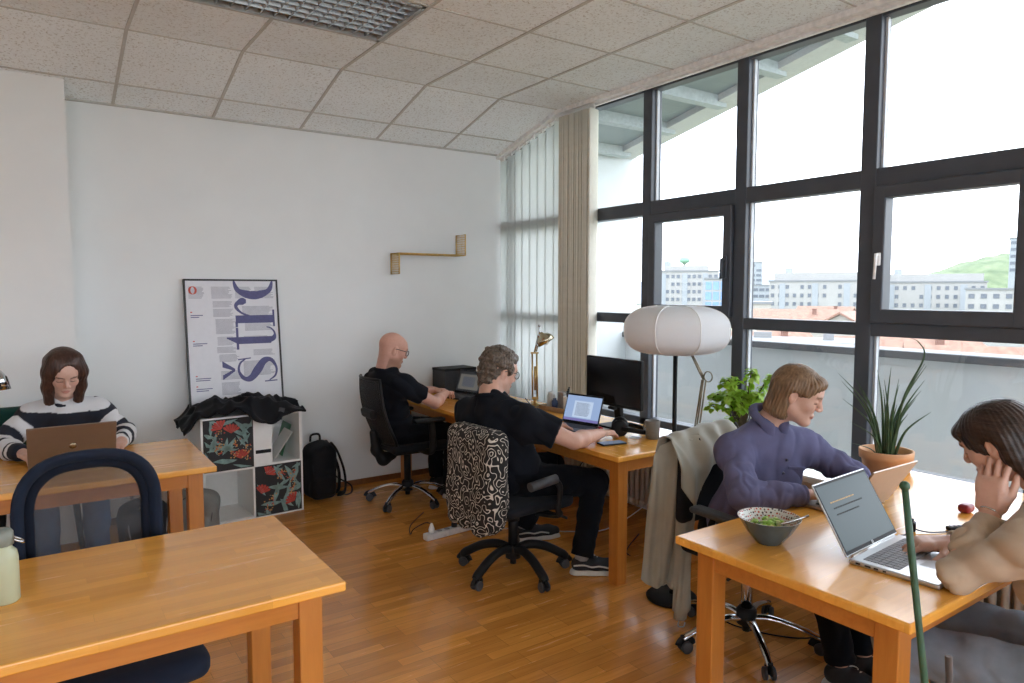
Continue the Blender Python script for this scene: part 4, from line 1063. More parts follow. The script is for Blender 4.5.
# ------------------------------------------------------------------ chairs
m_blk = mat('black_plastic', (.010, .010, .011), .5, var=.1, spec=.22)
m_chrome = mat('chrome', (.62, .63, .65), .10, 1., var=.02)
m_fab = cloth_mat('black_seat_fabric', (.013, .014, .018), .9, 600)
m_navyf = cloth_mat('navy_seat_fabric', (.014, .020, .036), .88, 600)
m_wheel = mat('grey_caster_tyre', (.045, .045, .05), .6)
def mesh_fabric(name, col, alpha):
    m, nt, b, o = new_mat(name); b.inputs['Base Color'].default_value = (*col, 1); b.inputs['Roughness'].default_value = .8
    t = N(nt, 'ShaderNodeBsdfTransparent'); x = N(nt, 'ShaderNodeMixShader')
    c = N(nt, 'ShaderNodeTexChecker', inp={'Scale': 420}); L(nt, coords(nt), c.inputs['Vector'])
    mr = N(nt, 'ShaderNodeMapRange', inp={'To Min': alpha-.12, 'To Max': alpha+.12}); L(nt, c.outputs['Fac'], mr.inputs[0])
    L(nt, mr.outputs[0], x.inputs[0]); L(nt, t.outputs[0], x.inputs[1]); L(nt, b.outputs[0], x.inputs[2]); L(nt, x.outputs[0], o.inputs[0]); MATS[name] = m; return m
def star_base(r, base_deg, mleg, style, R=.30):
    """five legs each with its caster, hub and gas column"""
    for k in range(5):
        a = math.radians(base_deg+72*k); M = Rz(a)
        mb = MB()
        if style == 'chrome':
            P = smoothpath([(.02, 0, .115), (.10, 0, .125), (.20, 0, .105), (R-.03, 0, .075), (R, 0, .060)], 5); mb.tube(P, [.019]*6+[.017]*8+[.015]*(len(P)-14), 10, M=M, flat=.8)
        else:
            P = smoothpath([(.0, 0, .13), (.09, 0, .155), (.19, 0, .135), (R-.03, 0, .085), (R, 0, .062)], 5); mb.tube(P, [.024]*(len(P)-4)+[.023, .022, .021, .020], 10, M=M, flat=1.05)
        lg = mb.build('base_leg', mleg, r)
        mb = MB(); mb.rod((R, 0, .04), (R, 0, .075), .011, M=M)
        mb.box((R-.012, 0, .042), (.030, .016, .036), .006, M @ Tr(0, 0, 0)); 
        mb.tube(arc((R-.012, 0, .028), .034, math.radians(10), math.radians(175), 8), .007, 8, M=M, flat=2.6); c = mb.build('caster', m_blk, lg)
        mb = MB()
        for s in (-1, 1):
            Mw = M @ Tr(R-.012, s*.017, .0265) @ Matrix.Rotation(PI/2, 4, 'X')
            mb.lathe([(.006, -.008), (.020, -.008), (.0265, -.006), (.0265, .006), (.020, .008), (.006, .008)], n=20, M=Mw)
        mb.build('caster_wheel', m_wheel, lg)
    mb = MB(); mb.lathe([(.03, .085), (.043, .09), (.045, .15), (.034, .165)], n=24); mb.rod((0, 0, .055), (0, 0, .09), .018); mb.build('hub', m_blk if style != 'chrome2' else m_chrome, r)
def seat_part(r, z, w, d, m, x0=.02, th=.075):
    S = Sh(); S.box((x0, 0, z-th/2), (d/2-.05, w/2-.05, th/2-.035), .035, None); S.ell((x0+d*.32, 0, z-th*.6), (.14, w*.46, th*.55), None, .05); S.disp(wob(12, .003, 5))
    S.half((0, 0, z), (-.02, 0, 1), .04)
    return sdf_mesh('seat', S, .009, m, r)
def arms(r, y, z, m=m_blk, x=.06, pad=None, l=.24, sides=(-1, 1), zs=.42):
    for s in sides:
        mb = MB(); P = smoothpath([(x-.02, s*(y-.16), zs), (x, s*(y-.02), zs), (x+.02, s*y, zs+.05), (x+.01, s*y, z-.02)], 6); mb.tube(P, .016, 10, flat=1.6); a = mb.build('armrest', m, r)
        mb = MB(); mb.box((x-.01, s*y, z), (l, .07, .028), .013, seg=3); mb.build('arm_pad', pad or m, a)

# chair of the bald man: tall reclined mesh back
r = root('office_chair', 'black mesh back office chair with chrome star base under the bald person', 'chair', (2.285, 4.712, 0), math.radians(-2))
star_base(r, 70+2, m_chrome, 'chrome')
mb = MB(); mb.rod((0, 0, .15), (0, 0, .40), .026); mb.build('gas_column', m_blk, r); mb = MB(); mb.box((.0, 0, .40), (.26, .18, .05), .015); mb.rod((.05, 0, .40), (.08, -.24, .40), .007); mb.build('tilt_mechanism', m_blk, r)
seat_part(r, .485, .49, .48, m_fab)
S = Sh()
S.chain([(-.12, 0, .37), (-.19, 0, .345), (-.245, 0, .42), (-.265, 0, .55)], [.035, .042, .035, .028], .03, flat=None); sdf_mesh('back_support', S, .007, m_blk, r)
def bk(u, v):
    zz = .47+.485*v; half = (.215-.03*v**3)*(1 if v > .1 else .86+1.4*v)
    return (-.205-.125*v-.035*math.sin(v*PI)+.045*(2*u-1)**2, (u*2-1)*half, zz)
mb = MB(); mb.sheet(bk, 16, 16, .007); br_ = mb.build('backrest', mesh_fabric('black_mesh', (.018, .018, .02), .86), r)
mb = MB(); ring = [bk(0, k/14) for k in range(15)]+[bk(k/12, 1) for k in range(1, 13)]+[bk(1, 1-k/14) for k in range(1, 15)]+[bk(1-k/12, 0) for k in range(1, 12)]
mb.tube(ring, .012, 8, closed=True); mb.build('back_frame', m_blk, br_)
mb = MB(); mb.box((-.305, -.02, .70), (.05, .22, .07), .02, rot=(0, -.25, 0)); mb.build('lumbar_adjuster', m_blk, br_)
arms(r, .275, .655)

# chair of the curly haired man, back hidden under a squiggle patterned cover
m, nt, b, o_ = new_mat('squiggle_print')
v = coords(nt, (1, 1, 1), kind='Object')
n1 = N(nt, 'ShaderNodeTexNoise', inp={'Scale': 25, 'Detail': 0, 'Roughness': .4, 'Distortion': .25}); L(nt, v, n1.inputs['Vector'])
ml = N(nt, 'ShaderNodeMath', operation='MULTIPLY'); ml.inputs[1].default_value = 4.4; L(nt, n1.outputs['Fac'], ml.inputs[0])
pp = N(nt, 'ShaderNodeMath', operation='PINGPONG'); pp.inputs[1].default_value = .5; L(nt, ml.outputs[0], pp.inputs[0])
L(nt, ramp(nt, pp.outputs[0], [(.085, (.58, .53, .46)), (.13, (.010, .009, .009))]), b.inputs['Base Color']); b.inputs['Roughness'].default_value = .9
m_squig = m
r = root('office_chair', 'black office chair wearing a squiggle patterned back cover and black star base', 'chair', (2.178, 3.158, 0), math.radians(4))
star_base(r, 52-4, m_blk, 'plastic', .315)
mb = MB(); mb.rod((0, 0, .15), (0, 0, .38), .028); mb.rod((0, 0, .30), (0, 0, .40), .036); mb.build('gas_column', m_blk, r); mb = MB(); mb.box((.0, 0, .385), (.28, .2, .05), .015); mb.rod((.08, 0, .38), (.16, -.27, .35), .008); mb.build('tilt_mechanism', m_blk, r)
seat_part(r, .465, .50, .50, m_fab)
S = Sh(); S.chain([(-.12, 0, .38), (-.22, 0, .36), (-.245, 0, .45), (-.25, 0, .6)], [.03, .035, .03, .025], .03); sdf_mesh('back_support', S, .008, m_blk, r)
S = Sh(); S.box((-.240, 0, .59), (.006, .13, .17), .030, None)
sdf_mesh('backrest', S, .010, m_fab, r)
S = Sh()                                                    # cover: rounded top, straight sides, scalloped hem
S.box((-.245, 0, .62), (.012, .155, .180), .060, None); S.box((-.255, .0, .44), (.018, .165, .085), .040, None, .04)
S.box((-.245, 0, .60), (.018, .10, .2), .05, None, .0)
S.half((0, 0, .345), (0, 0, -1), .01)
for yy_, rr_ in ((-.085, .075), (.05, .065), (.15, .05)): S.cap((-.285, yy_, .345), (-.215, yy_, .345), rr_*.72, rr_*.72, .02)
S.cap((-.4, .115, .27), (-.1, .115, .27), .035, .035, .01, 's')
S.disp(folds(16, .007, 61, (1, 1, .3)))
sdf_mesh('patterned_cover', S, .007, m_squig, r)
m_pad = mat('grey_arm_pad', (.05, .052, .058), .5)
for s in (-1, 1):
    mb = MB(); P = smoothpath([(.06, s*.29, .575), (.085, s*.295, .53), (.08, s*.285, .42), (.10, s*.27, .375), (.04, s*.15, .37)], 6); mb.tube(P, .012, 8, flat=1.5); a = mb.build('armrest', m_blk, r)
    mb = MB(); mb.rod((-.12, s*.29, .572), (.06, s*.29, .588), .025, .025, 14); mb.build('arm_pad', m_pad, a)

# chair of the woman in the purple shirt
r = root('office_chair', 'black office chair with chrome column, beige jacket hung over its back', 'chair', (2.60, 1.92, 0), math.radians(-92))
star_base(r, 18+92, m_chrome, 'chrome', .32)
mb = MB(); mb.rod((0, 0, .14), (0, 0, .40), .026); mb.build('gas_column', m_chrome, r); mb = MB(); mb.box((0, 0, .405), (.26, .2, .05), .015); mb.rod((.05, 0, .40), (.10, -.25, .38), .007); mb.rod((.0, 0, .40), (.06, .25, .37), .007); mb.build('tilt_mechanism', m_blk, r)
seat_part(r, .475, .50, .48, m_fab)
S = Sh(); S.chain([(-.12, 0, .39), (-.22, 0, .375), (-.25, 0, .45), (-.26, 0, .6)], [.03, .035, .028, .025], .03); sdf_mesh('back_support', S, .008, m_blk, r)
S = Sh(); S.box((-.245, 0, .70), (.004, .165, .165), .026, None); S.disp(wob(9, .004, 3)); sdf_mesh('backrest', S, .009, m_fab, r)
arms(r, .275, .645, pad=m_pad)

# empty chair at the near table: arched frame with see-through mesh
r = root('office_chair', 'empty navy chair with arched see-through mesh back between the two left tables', 'chair', (.156, 2.50, 0), math.radians(-88))
star_base(r, 20, m_blk, 'plastic', .31)
mb = MB(); mb.rod((0, 0, .15), (0, 0, .40), .028); mb.build('gas_column', m_blk, r); mb = MB(); mb.box((0, 0, .40), (.26, .2, .05), .015); mb.build('tilt_mechanism', m_blk, r)
seat_part(r, .47, .53, .50, m_navyf, .03, .08)
def nb_(t, inset=0.):          # arch outline, t 0..1 from one foot over the top to the other
    a = PI*(1-t)
    if t < .28: q = t/.28; return (-.335-.028*math.sin(q*2), -(.236-inset), .53+q*.27)
    if t > .72: q = (1-t)/.28; return (-.335-.028*math.sin(q*2), .236-inset, .53+q*.27)
    q = (t-.28)/.44; a = PI-PI*q; return (-.360+.03*math.sin(a)*0-.012*math.sin(a), (.236-inset)*math.copysign(abs(math.cos(a))**.72, math.cos(a)), .80+(.226-inset)*math.sin(a)**.78)
mb = MB(); P = [nb_(k/48, .028) for k in range(49)]+[(-.33, .16-.32*k/6, .515) for k in range(7)]
mb.tube(P, .034, 12, closed=True, flat=.55); bf = mb.build('back_frame', m_navyf, r)
mb = MB(); P2 = [nb_(k/48, .058) for k in range(49)]; mb.tube(P2, .016, 8, flat=.8); mb.build('frame_piping', cloth_mat('dark_navy_welt', (.008, .011, .020), .9), bf)
mb = MB()
def nm(u, v):
    a = Vector(nb_(.02+.48*v, .04)); b_ = Vector(nb_(.98-.48*v, .04)); p = a.lerp(b_, u); p.x -= .02*math.sin(u*PI)*math.sin(min(1, v*1.2)*PI); return p
mb.sheet(nm, 14, 24, .003); mb.build('backrest', mesh_fabric('navy_mesh', (.075, .078, .085), .38), r)
S = Sh(); S.chain([(-.12, 0, .39), (-.26, 0, .38), (-.33, 0, .46), (-.345, 0, .56)], [.03, .035, .03, .028], .03); sdf_mesh('back_support', S, .008, m_blk, r)

# green chair behind the striped jumper, plain seat below the dark haired woman
def side_chair(label, loc, rz, m, bw=.50, top=.86):
    r = root('upholstered_chair', label, 'chair', loc, rz)
    seat_part(r, .465, .48, .46, m, 0, .07)
    S = Sh(); S.box((-.235, 0, top-.17), (.012, bw/2-.05, .12), .045, None); S.disp(wob(10, .003, 9)); sdf_mesh('backrest', S, .01, m, r)
    for sx in (-1, 1):
        for sy in (-1, 1):
            mb = MB(); mb.tube([(sx*.16, sy*.17, .40), (sx*.20, sy*.20, 0)], [.017, .011], 10)
            if sx < 0: mb.tube([(-.19, sy*.17, .40), (-.235, sy*.17, .60)], .012, 8)
            mb.build('leg', m_blk, r)
side_chair('dark green upholstered chair behind the person in the striped jumper', (.0, 4.83, 0), math.radians(-90), cloth_mat('dark_green_velvet', (.010, .045, .038), .8), .66, .90)
side_chair('grey upholstered chair under the dark haired person in jeans', (2.40, .52, 0), math.radians(90), cloth_mat('mid_grey_fabric', (.10, .10, .11), .9))

# ------------------------------------------------------------------ garments left on furniture
m_jack = cloth_mat('beige_nylon', (.33, .315, .26), .5, 300, .06, .05)
def poly_at(pts, t):
    """point on a polyline with stations [(t, xyz)], smooth"""
    for (t0, p0), (t1, p1) in zip(pts[:-1], pts[1:]):
        if t <= t1: k = (t-t0)/(t1-t0); return Vector(p0).lerp(Vector(p1), k)
    return Vector(pts[-1][1])
wj = wob(9, 1., 71, 6); wj2 = wob(34, 1., 72, 6); wj3 = wob(16, 1., 74, 6, (1, 1, .25))
def crease(p, a, b): q = np.array([tuple(p)], F4); return a*(1-2*abs(math.sin(float(wj3(q)[0])*2.2)))+b*float(wj2(q)[0])
mb = MB()
LE = [(0, (2.375, 2.245, .865)), (.10, (2.352, 2.262, .82)), (.45, (2.335, 2.28, .58)), (1, (2.300, 2.28, .235))]
CE = [(0, (2.43, 2.20, .905)), (.10, (2.415, 2.17, .86)), (.5, (2.40, 2.175, .50)), (1, (2.385, 2.20, .17))]
RE = [(0, (2.53, 2.15, .925)), (.12, (2.545, 2.115, .84)), (.45, (2.525, 2.145, .55)), (.7, (2.50, 2.18, .36)), (1, (2.475, 2.21, .20))]
def panel(u, v):
    a, b, c = poly_at(LE, v), poly_at(CE, v), poly_at(RE, v)
    p = a*(1-u)**2+b*2*u*(1-u)+c*u*u
    n = Vector((-.62, -.78, 0)); k = min(1, v*3)
    return p+n*(k*(.016*math.sin(u*15+2.2*v)+.007*math.sin(u*31-3*v+1))*(.4+.6*v)+crease(p, .006, .0015))+Vector((0, 0, -.012*math.sin(u*9)*v))
mb.sheet(panel, 44, 60, .006)
def sleeve(u, v):
    c = poly_at([(0, (2.47, 2.185, .90)), (.3, (2.47, 2.165, .66)), (.6, (2.455, 2.165, .38)), (.9, (2.462, 2.18, .10)), (1, (2.466, 2.19, .035))], v)
    r = .050-.012*v-(.012 if v > .93 else 0); a = 2*PI*u
    q = Vector((math.cos(a)*.82, -math.cos(a)*.57, 0))*r+Vector((.57, .82, 0))*math.sin(a)*r*.5
    p = c+q; return p+q.normalized()*(.004*math.sin(5*a+7*v)+crease(p, .006, .0015))
mb.sheet(sleeve, 36, 56, .004)
def drape(u, v):          # from low on the back over the top edge and down the front
    x = 2.37+.42*u; top = .900+.055*u-.02*u*u
    lowf = top-(.13+.16*math.exp(-((u-.16)/.16)**2)+.17*math.exp(-((u-.80)/.14)**2)); lowb = .50+.1*u
    if v < .5: q = v/.5; z = lowb+(top-lowb)*q; y = 2.285-.035*q**3
    elif v < .62: q = (v-.5)/.12; z = top+.016*math.sin(q*PI); y = 2.25-.09*q
    else: q = (v-.62)/.38; z = top+(lowf-top)*q; y = 2.16-.078*math.sin(min(1, q*1.6)*PI*.5)-.008*q
    p = Vector((x-.02*(1-u)*(v > .6), y, z))
    f = 1 if v < .55 else -1
    return p+Vector((0, f, .2))*(crease(p, .007, .002)+.006*math.sin(u*26+v*5))
mb.sheet(drape, 56, 50, .006)
jk = mb.build('jacket', m_jack); tag(jk, 'beige jacket draped over the back of the chair in front of the floor lamp', 'jacket')
mb = MB(); mb.tube(smoothpath([(2.462, 2.19, .035), (2.445, 2.18, .012), (2.47, 2.17, .006), (2.485, 2.175, .02)], 6), .003, 6); mb.build('drawstring', m_jack, jk)
mb = MB(); mb.tube(smoothpath([(2.515, 2.135, .905), (2.52, 2.112, .82), (2.50, 2.105, .72), (2.47, 2.105, .62)], 6), .003, 6); mb.build('zip', mat('dark_zip', (.05, .05, .05), .5), jk)

m_bjack = cloth_mat('black_shell_fabric', (.006, .006, .008), .6, 300, .2, .05)
Z0 = .738; mb = MB(); wk = wob(15, 1., 81, 6); wk2 = wob(34, 1., 82, 6)
def heap(u, v):
    """crumpled coat: u left to right, v front to back; hangs over the shelf edges"""
    x = .785+.80*u; yf = 4.86+.05*math.sin(u*7+1)-.02*(u > .5); y = yf+(5.27-yf)*v
    prof = .105*math.exp(-((u-.58)/.30)**2)+.055*math.exp(-((u-.22)/.16)**2)
    z = Z0+.012+prof*math.sin(min(1, .12+v*1.25)*PI*.86)**.6
    ex = max(0, (.885-x)/.10); z -= .075*min(1, ex)**.8
    fr = max(0, (4.935-y)/.08); z -= (.055+.045*math.sin(u*11+.5))*min(1.2, fr)**1.2
    ex2 = max(0, (x-1.545)/.05); z -= .02*ex2
    q = np.array([(x, y, .3*v)], F4)
    z += .022*(1-abs(math.sin(float(wk(q)[0])*2))*2)*(.45+.55*math.sin(v*PI))+.013*(1-2*abs(math.sin(float(wk2(q)[0])*1.5)))
    if .875 < x < 1.55 and y > 4.94: z = max(z, Z0+.008)
    return (x, y, z)
mb.sheet(heap, 90, 44, .014)
bj = mb.build('jacket', m_bjack); tag(bj, 'crumpled black jacket lying on top of the white cube shelf', 'jacket')
mb = MB(); mb.box((1.40, 4.868, Z0-.005), (.038, .008, .085), .003, rot=(.15, .25, 0)); mb.build('cuff_strap', mat('grey_webbing', (.05, .05, .055), .7), bj)
# ------------------------------------------------------------------ laptops and desk things
m_silver = mat('silver_aluminium', (.58, .58, .59), .3, .9, var=.02)
m_rose = mat('rose_grey_aluminium', (.46, .37, .31), .34, .85, var=.02)
m_dark = mat('dark_laptop_shell', (.035, .036, .04), .4, .3)
m_key = mat('dark_key', (.06, .06, .07), .6)
m_keyg = mat('grey_key', (.20, .20, .22), .55)
def screen_mat(name, bg_, e):
    m, nt, b, o = new_mat(name); b.inputs['Base Color'].default_value = (.01, .01, .012, 1); b.inputs['Roughness'].default_value = .3; b.inputs['Specular IOR Level'].default_value = .15
    b.inputs['Emission Color'].default_value = (*bg_, 1); b.inputs['Emission Strength'].default_value = e; MATS[name] = m; return m
def laptop(label, loc, rz, w, d, h, lean, shell, keys, scr, bez=.008, content=(), logo=None, group=None):
    """hinge line along local x, base towards local -y, lid leaning back by `lean` from vertical"""
    r = root('laptop', label, 'laptop', loc, rz)
    mb = MB(); mb.box((0, -d/2, .008), (w, d, .015), .005, seg=3); bs = mb.build('base', shell, r)
    mb = MB(); cols, rows = 14, 5; kw = w*.84/cols; kh = d*.42/rows
    for i in range(rows):
        for j in range(cols):
            if i == 4 and 4 <= j <= 8: continue
            mb.box2((-w*.42+kw*j+.0012, -d*.12-kh*(i+1)+.0012, .0155), (-w*.42+kw*(j+1)-.0012, -d*.12-kh*i-.0012, .0172))
    mb.box2((-w*.42+kw*4+.001, -d*.12-kh*5+.001, .0155), (-w*.42+kw*9-.001, -d*.12-kh*4-.001, .0172)); mb.build('keyboard', keys, bs)
    mb = MB(); mb.box2((-w*.16, -d*.93, .0155), (w*.16, -d*.62, .0160)); mb.build('trackpad', mat('trackpad', (.40, .40, .41), .3, .4) if shell in (m_silver, m_rose) else m_key, bs)
    Ml = Tr(0, .002, .014) @ Matrix.Rotation(-lean, 4, 'X')
    mb = MB(); mb.box((0, .003, h/2+.004), (w, .007, h), .003, Ml); mb.rod((-w*.42, 0, .0), (w*.42, 0, .0), .006, M=Ml); ld = mb.build('lid', shell, r)
    mb = MB(); mb.box2((-w/2+.003, -.0012, .008), (w/2-.003, -.0002, h), 0, Ml); mb.build('bezel', m_blk, ld)
    sw, s0, s1 = w-2*bez, .020, h-bez
    mb = MB(); mb.box2((-sw/2, -.0020, s0), (sw/2, -.0012, s1), 0, Ml); sc_ = mb.build('screen', scr, ld)
    for (x0, x1, y0, y1, mm) in content:
        mb = MB(); n = 1
        mb.box2((-sw/2+sw*x0, -.0026, s0+(s1-s0)*y0), (-sw/2+sw*x1, -.0020, s0+(s1-s0)*y1), 0, Ml); mb.build('window_panel', mm, sc_)
    if logo is not None: logo(ld, Ml, w, h)
    return r, sc_, Ml, (sw, s0, s1)
def text_lines(parent, Ml, box, m, rows, seed=1, fill=.7, words=True):
    """rows of unreadable tiny text on a screen or sheet"""
    sw, s0, s1 = box[4]; rn = random.Random(seed); mb = MB()
    x0, x1, y0, y1 = (-sw/2+sw*box[0], -sw/2+sw*box[1], s0+(s1-s0)*box[2], s0+(s1-s0)*box[3])
    for k in range(rows):
        y = y1-(y1-y0)*(k+.5)/rows; hh = (y1-y0)/rows*.45; x = x0
        while x < x0+(x1-x0)*rn.uniform(fill, 1):
            q = rn.uniform(.03, .10)*(x1-x0); mb.box2((x, -.0031, y-hh/2), (min(x+q, x1), -.0025, y+hh/2), 0, Ml); x += q+.015*(x1-x0)
    return mb.build('text', m, parent)
sc_grey = screen_mat('grey_screen', (.060, .085, .095), .55)
sc_doc = screen_mat('document_screen', (.13, .18, .28), 1.0)
sc_dark = screen_mat('dark_screen', (.02, .02, .022), .5)
m_page = screen_mat('page_panel', (.22, .27, .35), 1.0); m_ui = screen_mat('purple_taskbar', (.10, .09, .22), .8); m_txt = screen_mat('screen_text', (.06, .075, .10), 1.); m_uig = screen_mat('grey_panel', (.10, .095, .085), .5)
m_ora = screen_mat('orange_text', (.35, .22, .08), .6)
def hp_mark(ld, Ml, w, h):
    mb = MB(); mb.tube([Ml @ Vector((.006*math.cos(a), -.0026, .013+.006*math.sin(a))) for a in (2*PI*k/20 for k in range(20))], .0007, 5, closed=True)
    mb.box((-.0015, -.0026, .014), (.0012, .0006, .007), 0, Ml, rot=(0, .2, 0)); mb.box((.0015, -.0026, .012), (.0012, .0006, .007), 0, Ml, rot=(0, .2, 0)); mb.build('logo', m_silver, ld)
hr = math.atan2(.026, .36)
lr, sc1, Ml, bx = laptop('open silver laptop with grey screen in front of the dark haired person', (2.281, 1.190, T), hr, .362, .262, .240, math.radians(31), m_silver, m_keyg, sc_grey, logo=hp_mark)
text_lines(sc1, Ml, (.12, .62, .70, .74, bx), m_ora, 1, 3); text_lines(sc1, Ml, (.14, .72, .60, .65, bx), m_blk, 1, 4); text_lines(sc1, Ml, (.14, .60, .50, .55, bx), m_blk, 1, 5)
mb = MB()
for k, q in enumerate((-.03, -.06, -.085, -.11)): mb.box((-.1812, q, .0085), (.0016, (.014, .018, .013, .010)[k], .005))
mb.build('port', m_blk, lr)
lp, *_ = laptop('open rose grey laptop facing the person in the purple shirt', (2.675, 1.445, T), PI, .325, .225, .215, math.radians(32), m_rose, m_key, sc_dark)
def apple(ld, Ml, w, h):      # polished emblem on the outside of the lid
    mb = MB(); mb.lathe([(.0, 0), (.016, 0), (.016, .0006), (0, .0006)], n=20, M=Ml @ Tr(0, .0065, h*.52) @ Matrix.Rotation(-PI/2, 4, 'X') , cap=False); mb.build('emblem', mat('polished_emblem', (.36, .27, .17), .25, .8), ld)
lw, *_ = laptop('open brown grey laptop seen from behind, in front of the striped jumper', (.140, 3.965, T), PI+.01, .362, .25, .240, math.radians(26), mat('brown_grey_aluminium', (.26, .205, .165), .4, .7, var=.02), m_key, sc_dark, logo=apple)
a2 = math.atan2(3.285-3.515, 2.885-2.830)
l2, sc2, Ml2, bx2 = laptop('open laptop with a text document on screen beyond the curly haired person\'s forearm', (2.845, 3.385, T), a2, .285, .205, .190, math.radians(20), m_dark, m_key, sc_doc, content=((.24, .78, .14, .80, m_page), (0, 1, 0, .10, m_ui)))
text_lines(sc2, Ml2, (.30, .72, .20, .74, bx2), m_txt, 14, 8, .8)
a1 = math.atan2(4.90-5.19, 3.0-2.935)
l1, sc3, Ml3, bx3 = laptop('open black laptop with dark screen in front of the bald person', (2.93, 4.93, T), a1, .29, .21, .195, math.radians(20), m_dark, m_key, sc_dark, content=((.08, .92, .10, .86, m_uig), (.22, .74, .24, .74, screen_mat('dim_blue_panel', (.045, .05, .065), .6))))

# monitor
r = root('monitor', 'black desktop monitor switched off at the window side of the wooden desk', 'monitor', (3.0, 3.235, T))
mb = MB(); mb.box((0, 0, .29), (.028, .50, .305), .006); sh_ = mb.build('housing', m_blk, r)
mb = MB(); mb.box((-.0145, 0, .296), (.002, .484, .280)); mb.build('screen', mat('dark_glossy_screen', (.006, .006, .007), .16, spec=.6), sh_)
mb = MB(); mb.box((-.01, 0, .128), (.03, .055, .02), .005); mb.build('sensor_bar', m_blk, sh_)
mb = MB(); mb.box((.035, 0, .15), (.035, .06, .29), .01, rot=(0, -.16, 0)); mb.build('stand_post', m_blk, r)
mb = MB(); mb.box((.03, 0, .008), (.17, .22, .012), .005); mb.build('stand_foot', m_blk, r)

# headphones, phone, mug, papers
r = root('headphones', 'black over-ear headphones lying beside the monitor foot', 'headphones', (2.87, 3.04, T), math.radians(-44))
for s in (-1, 1):
    Mh = Tr(0, s*.05, .053) @ Matrix.Rotation(PI/2, 4, 'X') @ Matrix.Rotation(0, 4, 'Z')
    mb = MB(); mb.lathe([(.0, -.016), (.040, -.016), (.049, -.008), (.051, .004), (.043, .014), (.02, .016)], n=28, M=Mh if s < 0 else Tr(0, .05, .053) @ Matrix.Rotation(-PI/2, 4, 'X')); mb.build('ear_cup', m_blk, r)
mb = MB(); mb.tube(smoothpath([(0, -.05, .05), (.06, -.085, .05), (.14, -.06, .035), (.165, 0, .025), (.14, .06, .035), (.06, .085, .05), (0, .05, .05)], 6), .009, 8, flat=1.6); mb.build('headband', m_blk, r)
mb = MB(); mb.box((0, 0, .006), (.155, .076, .009), .004, seg=3); ph = mb.build('smartphone', m_blk, None, loc=(2.665, 2.885, T)); ph.rotation_euler = (0, 0, math.radians(-10)); tag(ph, 'black smartphone lying at the front corner of the wooden desk', 'phone')
mb = MB(); mb.box((0, 0, .0108), (.146, .068, .0008)); mb.build('screen', screen_mat('phone_screen', (.10, .14, .20), .5), ph)
r = root('mug', 'grey ceramic mug standing beside the headphones on the wooden desk', 'mug', (2.965, 2.865, T))
m_mug = mat('grey_stoneware', (.20, .195, .185), .45, var=.05)
mb = MB(); mb.lathe([(.0, 0), (.036, 0), (.039, .006), (.043, .105), (.0425, .108), (.039, .106), (.035, .012), (0, .010)], cap=False); mb.build('cup', m_mug, r)
mb = MB(); mb.tube([(.0, .038, .085), (.0, .062, .088), (0, .072, .06), (0, .060, .032), (0, .037, .026)], .006, 8); mb.build('handle', m_mug, r)
def flat_sheet(name, label, cat, c, sz, rz, m, group=None):
    mb = MB(); mb.box((0, 0, sz[2]/2), sz); o = mb.build(name, m, None, loc=c); o.rotation_euler = (0, 0, rz); return tag(o, label, cat, group)
m_paper = mat('white_paper', (.72, .72, .70), .7, var=.02)
flat_sheet('paper_sheet', 'white paper sheet under the red marker behind the headphones', 'paper', (2.93, 3.31, T), (.12, .20, .002), .3, m_paper)
flat_sheet('paper_scrap', 'small white paper scrap in front of the grey mug', 'paper', (2.90, 2.94, T), (.07, .06, .001), .5, m_paper)
mb = MB(); mb.rod((-.05, 0, .008), (.03, 0, .008), .008); mk_ = mb.build('marker_pen', mat('red_plastic', (.50, .03, .05), .4), None, loc=(2.90, 3.26, T+.002)); mk_.rotation_euler = (0, 0, 1.2); tag(mk_, 'red marker pen lying between laptop and monitor', 'pen')
mb = MB(); mb.rod((.03, 0, .008), (.058, 0, .008), .0085); mb.build('cap', m_blk, mk_)
mb = MB(); mb.lathe([(.0, 0), (.030, 0), (.030, .004), (.012, .010), (0, .010)], n=20, cap=False); o = mb.build('cable_puck', m_blk, None, loc=(2.70, 4.62, T)); tag(o, 'small black disc lying on the corner desk edge near the bald person', 'puck')
mb = MB(); mb.box((0, 0, .009), (.075, .11, .016), .008); o = mb.build('computer_mouse', m_blk, None, loc=(2.575, 4.33, T)); tag(o, 'black mouse on the corner desk beside the bald person\'s elbow', 'mouse')
# tray with small things by the blind
r = root('desk_tray', 'shallow wooden tray holding small containers by the gathered blind', 'tray', (3.13, 3.93, T), math.radians(6))
mb = MB(); mb.box2((-.09, -.14, 0), (.09, .14, .01)); 
for (a, b) in (((-.09, -.14), (-.08, .14)), ((.08, -.14), (.09, .14)), ((-.09, -.14), (.09, -.13)), ((-.09, .13), (.09, .14))): mb.box2((*a, 0), (*b, .032))
mb.build('body', mat('pale_wood', (.42, .27, .15), .5), r)
mb = MB(); mb.lathe([(0, 0), (.028, 0), (.03, .01), (.03, .09), (.024, .10), (.026, .115), (0, .115)], cap=False); o = mb.build('jar', mat('frosted_plastic', (.52, .53, .52), .35), None, loc=(3.11, 4.02, T+.01)); tag(o, 'frosted jar at the left end of the wooden desk tray', 'jar')
mb = MB(); mb.box((0, 0, .06), (.06, .07, .12), .006); o = mb.build('box', mat('grey_carton', (.36, .35, .35), .7), None, loc=(3.16, 3.94, T+.01)); tag(o, 'grey carton standing in the wooden desk tray', 'box')
mb = MB(); mb.lathe([(0, 0), (.022, 0), (.022, .06), (.012, .07), (.012, .08), (0, .08)], cap=False); o = mb.build('bottle', mat('blue_plastic', (.04, .08, .20), .4), None, loc=(3.085, 3.945, T+.01)); tag(o, 'small dark blue bottle at the front of the wooden desk tray', 'bottle')
r = root('pen_cup', 'white pen cup with dark pens at the right end of the wooden tray', 'cup', (3.13, 3.85, T+.01))
